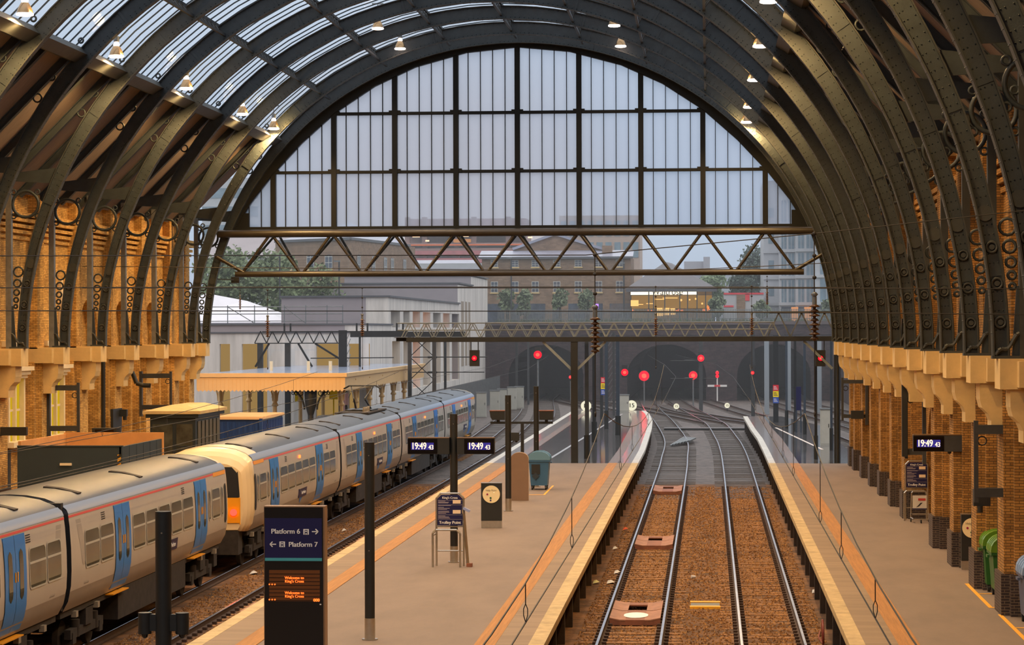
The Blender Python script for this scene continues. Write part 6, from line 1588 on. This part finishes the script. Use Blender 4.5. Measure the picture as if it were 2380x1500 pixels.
# head-span wires with hanging insulator strings
def string_(px, Y, ztop, zbot, x, lab, sc=.78, big=True):
    t = T('insulator_string', (x, Y, zbot), lab, 'insulator', 'insulator strings hanging from the cross wires')
    h = ztop - zbot
    P(t, 'rod', MB().cyl((0, 0, 0), (0, 0, h), .012 * sc, 5), CABLE)
    z = h * .6
    ins = MB()
    for k in range(8):
        ins.lathe((0, 0, z - .1 * sc * k), [(.02 * sc, .06 * sc), (.05 * sc, .05 * sc), ((.13 - .003 * (k % 2) * 8) * sc, 0), (.04 * sc, -.01 * sc), (.03 * sc, -.04 * sc)], 12)
    P(t, 'disc_stack', ins, mat('insulator_brown', (92, 62, 36), .3) if 'insulator_brown' not in bpy.data.materials else bpy.data.materials['insulator_brown'])
    P(t, 'socket_cap', MB().cyl((0, 0, z + .05 * sc), (0, 0, z + .22 * sc), .05 * sc, 8).lathe((0, 0, z + .22 * sc), [(.03, 0), (.08 * sc, .05 * sc), (.03, .1 * sc)], 8), GALV)
    cl = MB()
    for zz in (h, h * .88, h * .76): cl.lathe((0, 0, zz), [(0, -.05 * sc), (.045 * sc, -.02 * sc), (.045 * sc, .02 * sc), (0, .05 * sc)], 8)
    P(t, 'clamps', cl, CABLE); P(t, 'pulley', MB().torus((0, 0, .04), .05 * sc, .02 * sc, 'X', 10, 4), CABLE)
def span(Y, zs, lab):
    for i, (z0, z1, z2) in enumerate(zs):
        wire([(-25.4, Y, z0), (-13.8, Y, (z0 + z1) / 2), (-2.1, Y, z1), (1.9, Y, (z1 * .6 + z2 * .4)), (7.0, Y, z2)], .009 if Y < 60 else .016, lab % ('uppermost', 'second', 'lowest')[i])
span(44.1, [(7.95, 7.86, 8.75), (7.4, 7.30, 7.24), (7.0, 6.9, 6.8)], '%s cross wire strung between the walls in front of the clocks')
span(103.4, [(9.2, 8.9, 9.3), (8.35, 8.27, 8.2), (7.4, 7.29, 7.2)], '%s cross wire strung between the walls over the pantograph car')
string_(0, 44.0, 7.86, 5.1, at(1383, 700, 44.0).x, 'large insulator string hanging before the gabled warehouse')
string_(0, 44.0, 8.2, 5.1, at(1893, 700, 44.0).x, 'large insulator string hanging beside the right foot of the roof arch')
for px, lab in ((1524, 'small insulator string hanging before the lit shop'), (1747, 'small insulator string hanging before the red pavilion'), (842, 'small insulator string hanging before the concrete building'), (622, 'small insulator string hanging before the marquee end')):
    string_(0, 103.3, 8.27 if px > 700 else 8.2, 5.0, at(px, 720, 103.3).x, lab, .85)
string_(0, 103.3, 8.2, 7.3, at(558, 700, 103.3).x, 'short insulator hanging before the marquee slope', .55)
string_(0, 100.0, 8.6, 7.0, 2.25, 'thin insulator rod hanging before the glass flats', .6)
# ------------------------------------------------------------------ hanging high-bay lamps
SOD = (1.0, .56, .24)
LREF = mat('lamp_reflector', (170, 140, 104), .25, .8)
def make_lamp():
    t = T('pendant_lamp', (0, 0, 0), 'l', 'lamp', 'high bay lamps hanging in the roof')
    P(t, 'diffuser', MB().lathe((0, 0, 0), [(.0, -.02), (.2, -.02), (.26, .0), (.26, .05), (.22, .07)], 18), LAMPLIT)
    P(t, 'reflector', MB().lathe((0, 0, 0), [(.25, .06), (.22, .18), (.15, .32), (.11, .38)], 18), LREF)
    P(t, 'lamp_bulb', MB().lathe((0, 0, .34), [(.0, -.02), (.09, .02), (.11, .1), (.07, .17), (0, .19)], 12), LAMPLIT)
    P(t, 'gear_housing', MB().cyl((0, 0, .53), (0, 0, .72), .1, 10), GALV)
    P(t, 'hanger', MB().cyl((0, 0, .72), (0, 0, 1.15), .02, 6).box(-.25, .25, -.03, .03, 1.08, 1.14), IRON)
    return t
lamp0 = make_lamp(); first = True
rows = [('row over the train side', -20.4, 16.3 - .25, (120.4, 112.2, 100, 88, 76, 64, 52, 40)), ('row over the narrow platform', 1.78, 16.15, (120.4, 112.2, 100, 88, 76, 64, 52, 40)),
        ('upper row nearer the train side', -14.4, 19.75, (120.4, 112.2, 100, 88, 76, 64, 52)), ('upper row nearer the narrow platform', -4.05, 19.75, (120.4, 112.2, 100, 88, 76, 64, 52))]
for nm_, x, z, Ys in rows:
    for i, y in enumerate(Ys):
        o = lamp0 if first else dup(lamp0); first = False
        o.location = (x, y, z); o['label'] = 'glowing bell-shaped lamp, %s from the glazed end in the %s' % (ORD[i], nm_)
        low = z < 18
        spot('lamp_beam', (x, y, z - .08), ((4300 if y > 115 else 3900) if x < -10 else 3000) if low else 1900, (1, .6, .22) if low else (1, .68, .38), 168 if low else 140, .35 if low else .6, .25)
        if low: point('lamp_spill', (x + (.5 if x < -10 else -.5), y, z + .1), 90, (1, .62, .2), .15)

t = T('added_flood', (-23.2, 125.6, 9.0), 'small added light on the end arch aimed at the cream canopy', 'added_flood')  # added light without a visible source, turns the canopy front orange
P(t, 'housing', MB().box(-.2, .2, -.1, .12, -.1, .2), BLACKST); P(t, 'lit_face', MB().box(-.16, .16, .12, .13, -.07, .17), LAMPLIT); P(t, 'arm', MB().bar((0, 0, .05), (-1.0, -.9, .1), .06), IRON)
d_ = Vector((-24.2, 140, 3.2)) - Vector((-23.2, 125.8, 9.0))
fl = spot('added_flood_beam', (-23.2, 125.8, 9.05), 6500, (1, .47, .08), 62, .6, .15); fl.rotation_euler = d_.to_track_quat('-Z', 'Y').to_euler()  # beam of the added light

# ------------------------------------------------------------------ mist over the open tracks
hz_ = MB().box(-140, 90, 140, 480, -2, 70)
mist = S('mist', hz_, WHITE, 'thin bluish mist over the tracks and buildings beyond the roof', 'mist', kind='stuff')
MM = bpy.data.materials.new('mist'); MM.use_nodes = True
N, L = MM.node_tree.nodes, MM.node_tree.links; N.remove(N['Principled BSDF'])
vsn = N.new('ShaderNodeVolumeScatter'); vsn.inputs['Color'].default_value = (.93, .95, 1, 1); vsn.inputs['Density'].default_value = .00075; vsn.inputs['Anisotropy'].default_value = .2
L.new(vsn.outputs[0], N['Material Output'].inputs['Volume']); mist.data.materials[0] = MM
# ------------------------------------------------------------------ overcast dusk sky
w = bpy.data.worlds.new('sky'); SC.world = w; w.use_nodes = True
N, L = w.node_tree.nodes, w.node_tree.links; bg = N['Background']
tc = N.new('ShaderNodeTexCoord'); nm = N.new('ShaderNodeVectorMath'); nm.operation = 'NORMALIZE'; L.new(tc.outputs['Generated'], nm.inputs[0])
sp_ = N.new('ShaderNodeSeparateXYZ'); L.new(nm.outputs[0], sp_.inputs[0])
rp = N.new('ShaderNodeValToRGB'); L.new(sp_.outputs[2], rp.inputs[0])
el = rp.color_ramp.elements
el[0].position = 0.0; el[0].color = (.39, .46, .58, 1)
el[1].position = 1.0; el[1].color = (1.75, 1.68, 1.62, 1)
e = el.new(.045); e.color = (.42, .52, .66, 1)
e = el.new(.12); e.color = (.54, .65, .79, 1)
e = el.new(.4); e.color = (.98, 1.02, 1.06, 1)
dv = N.new('ShaderNodeVectorMath'); dv.operation = 'DOT_PRODUCT'; L.new(nm.outputs[0], dv.inputs[0]); dv.inputs[1].default_value = tuple(Vector((-.105, 1, .035)).normalized())
mr = N.new('ShaderNodeMapRange'); mr.interpolation_type = 'SMOOTHSTEP'; L.new(dv.outputs['Value'], mr.inputs[0]); mr.inputs[1].default_value = .9955; mr.inputs[2].default_value = 1.0
mx = N.new('ShaderNodeMixRGB'); L.new(mr.outputs[0], mx.inputs[0]); L.new(rp.outputs[0], mx.inputs[1]); mx.inputs[2].default_value = (.46, .43, .45, 1)
L.new(mx.outputs[0], bg.inputs[0]); bg.inputs[1].default_value = 1.14
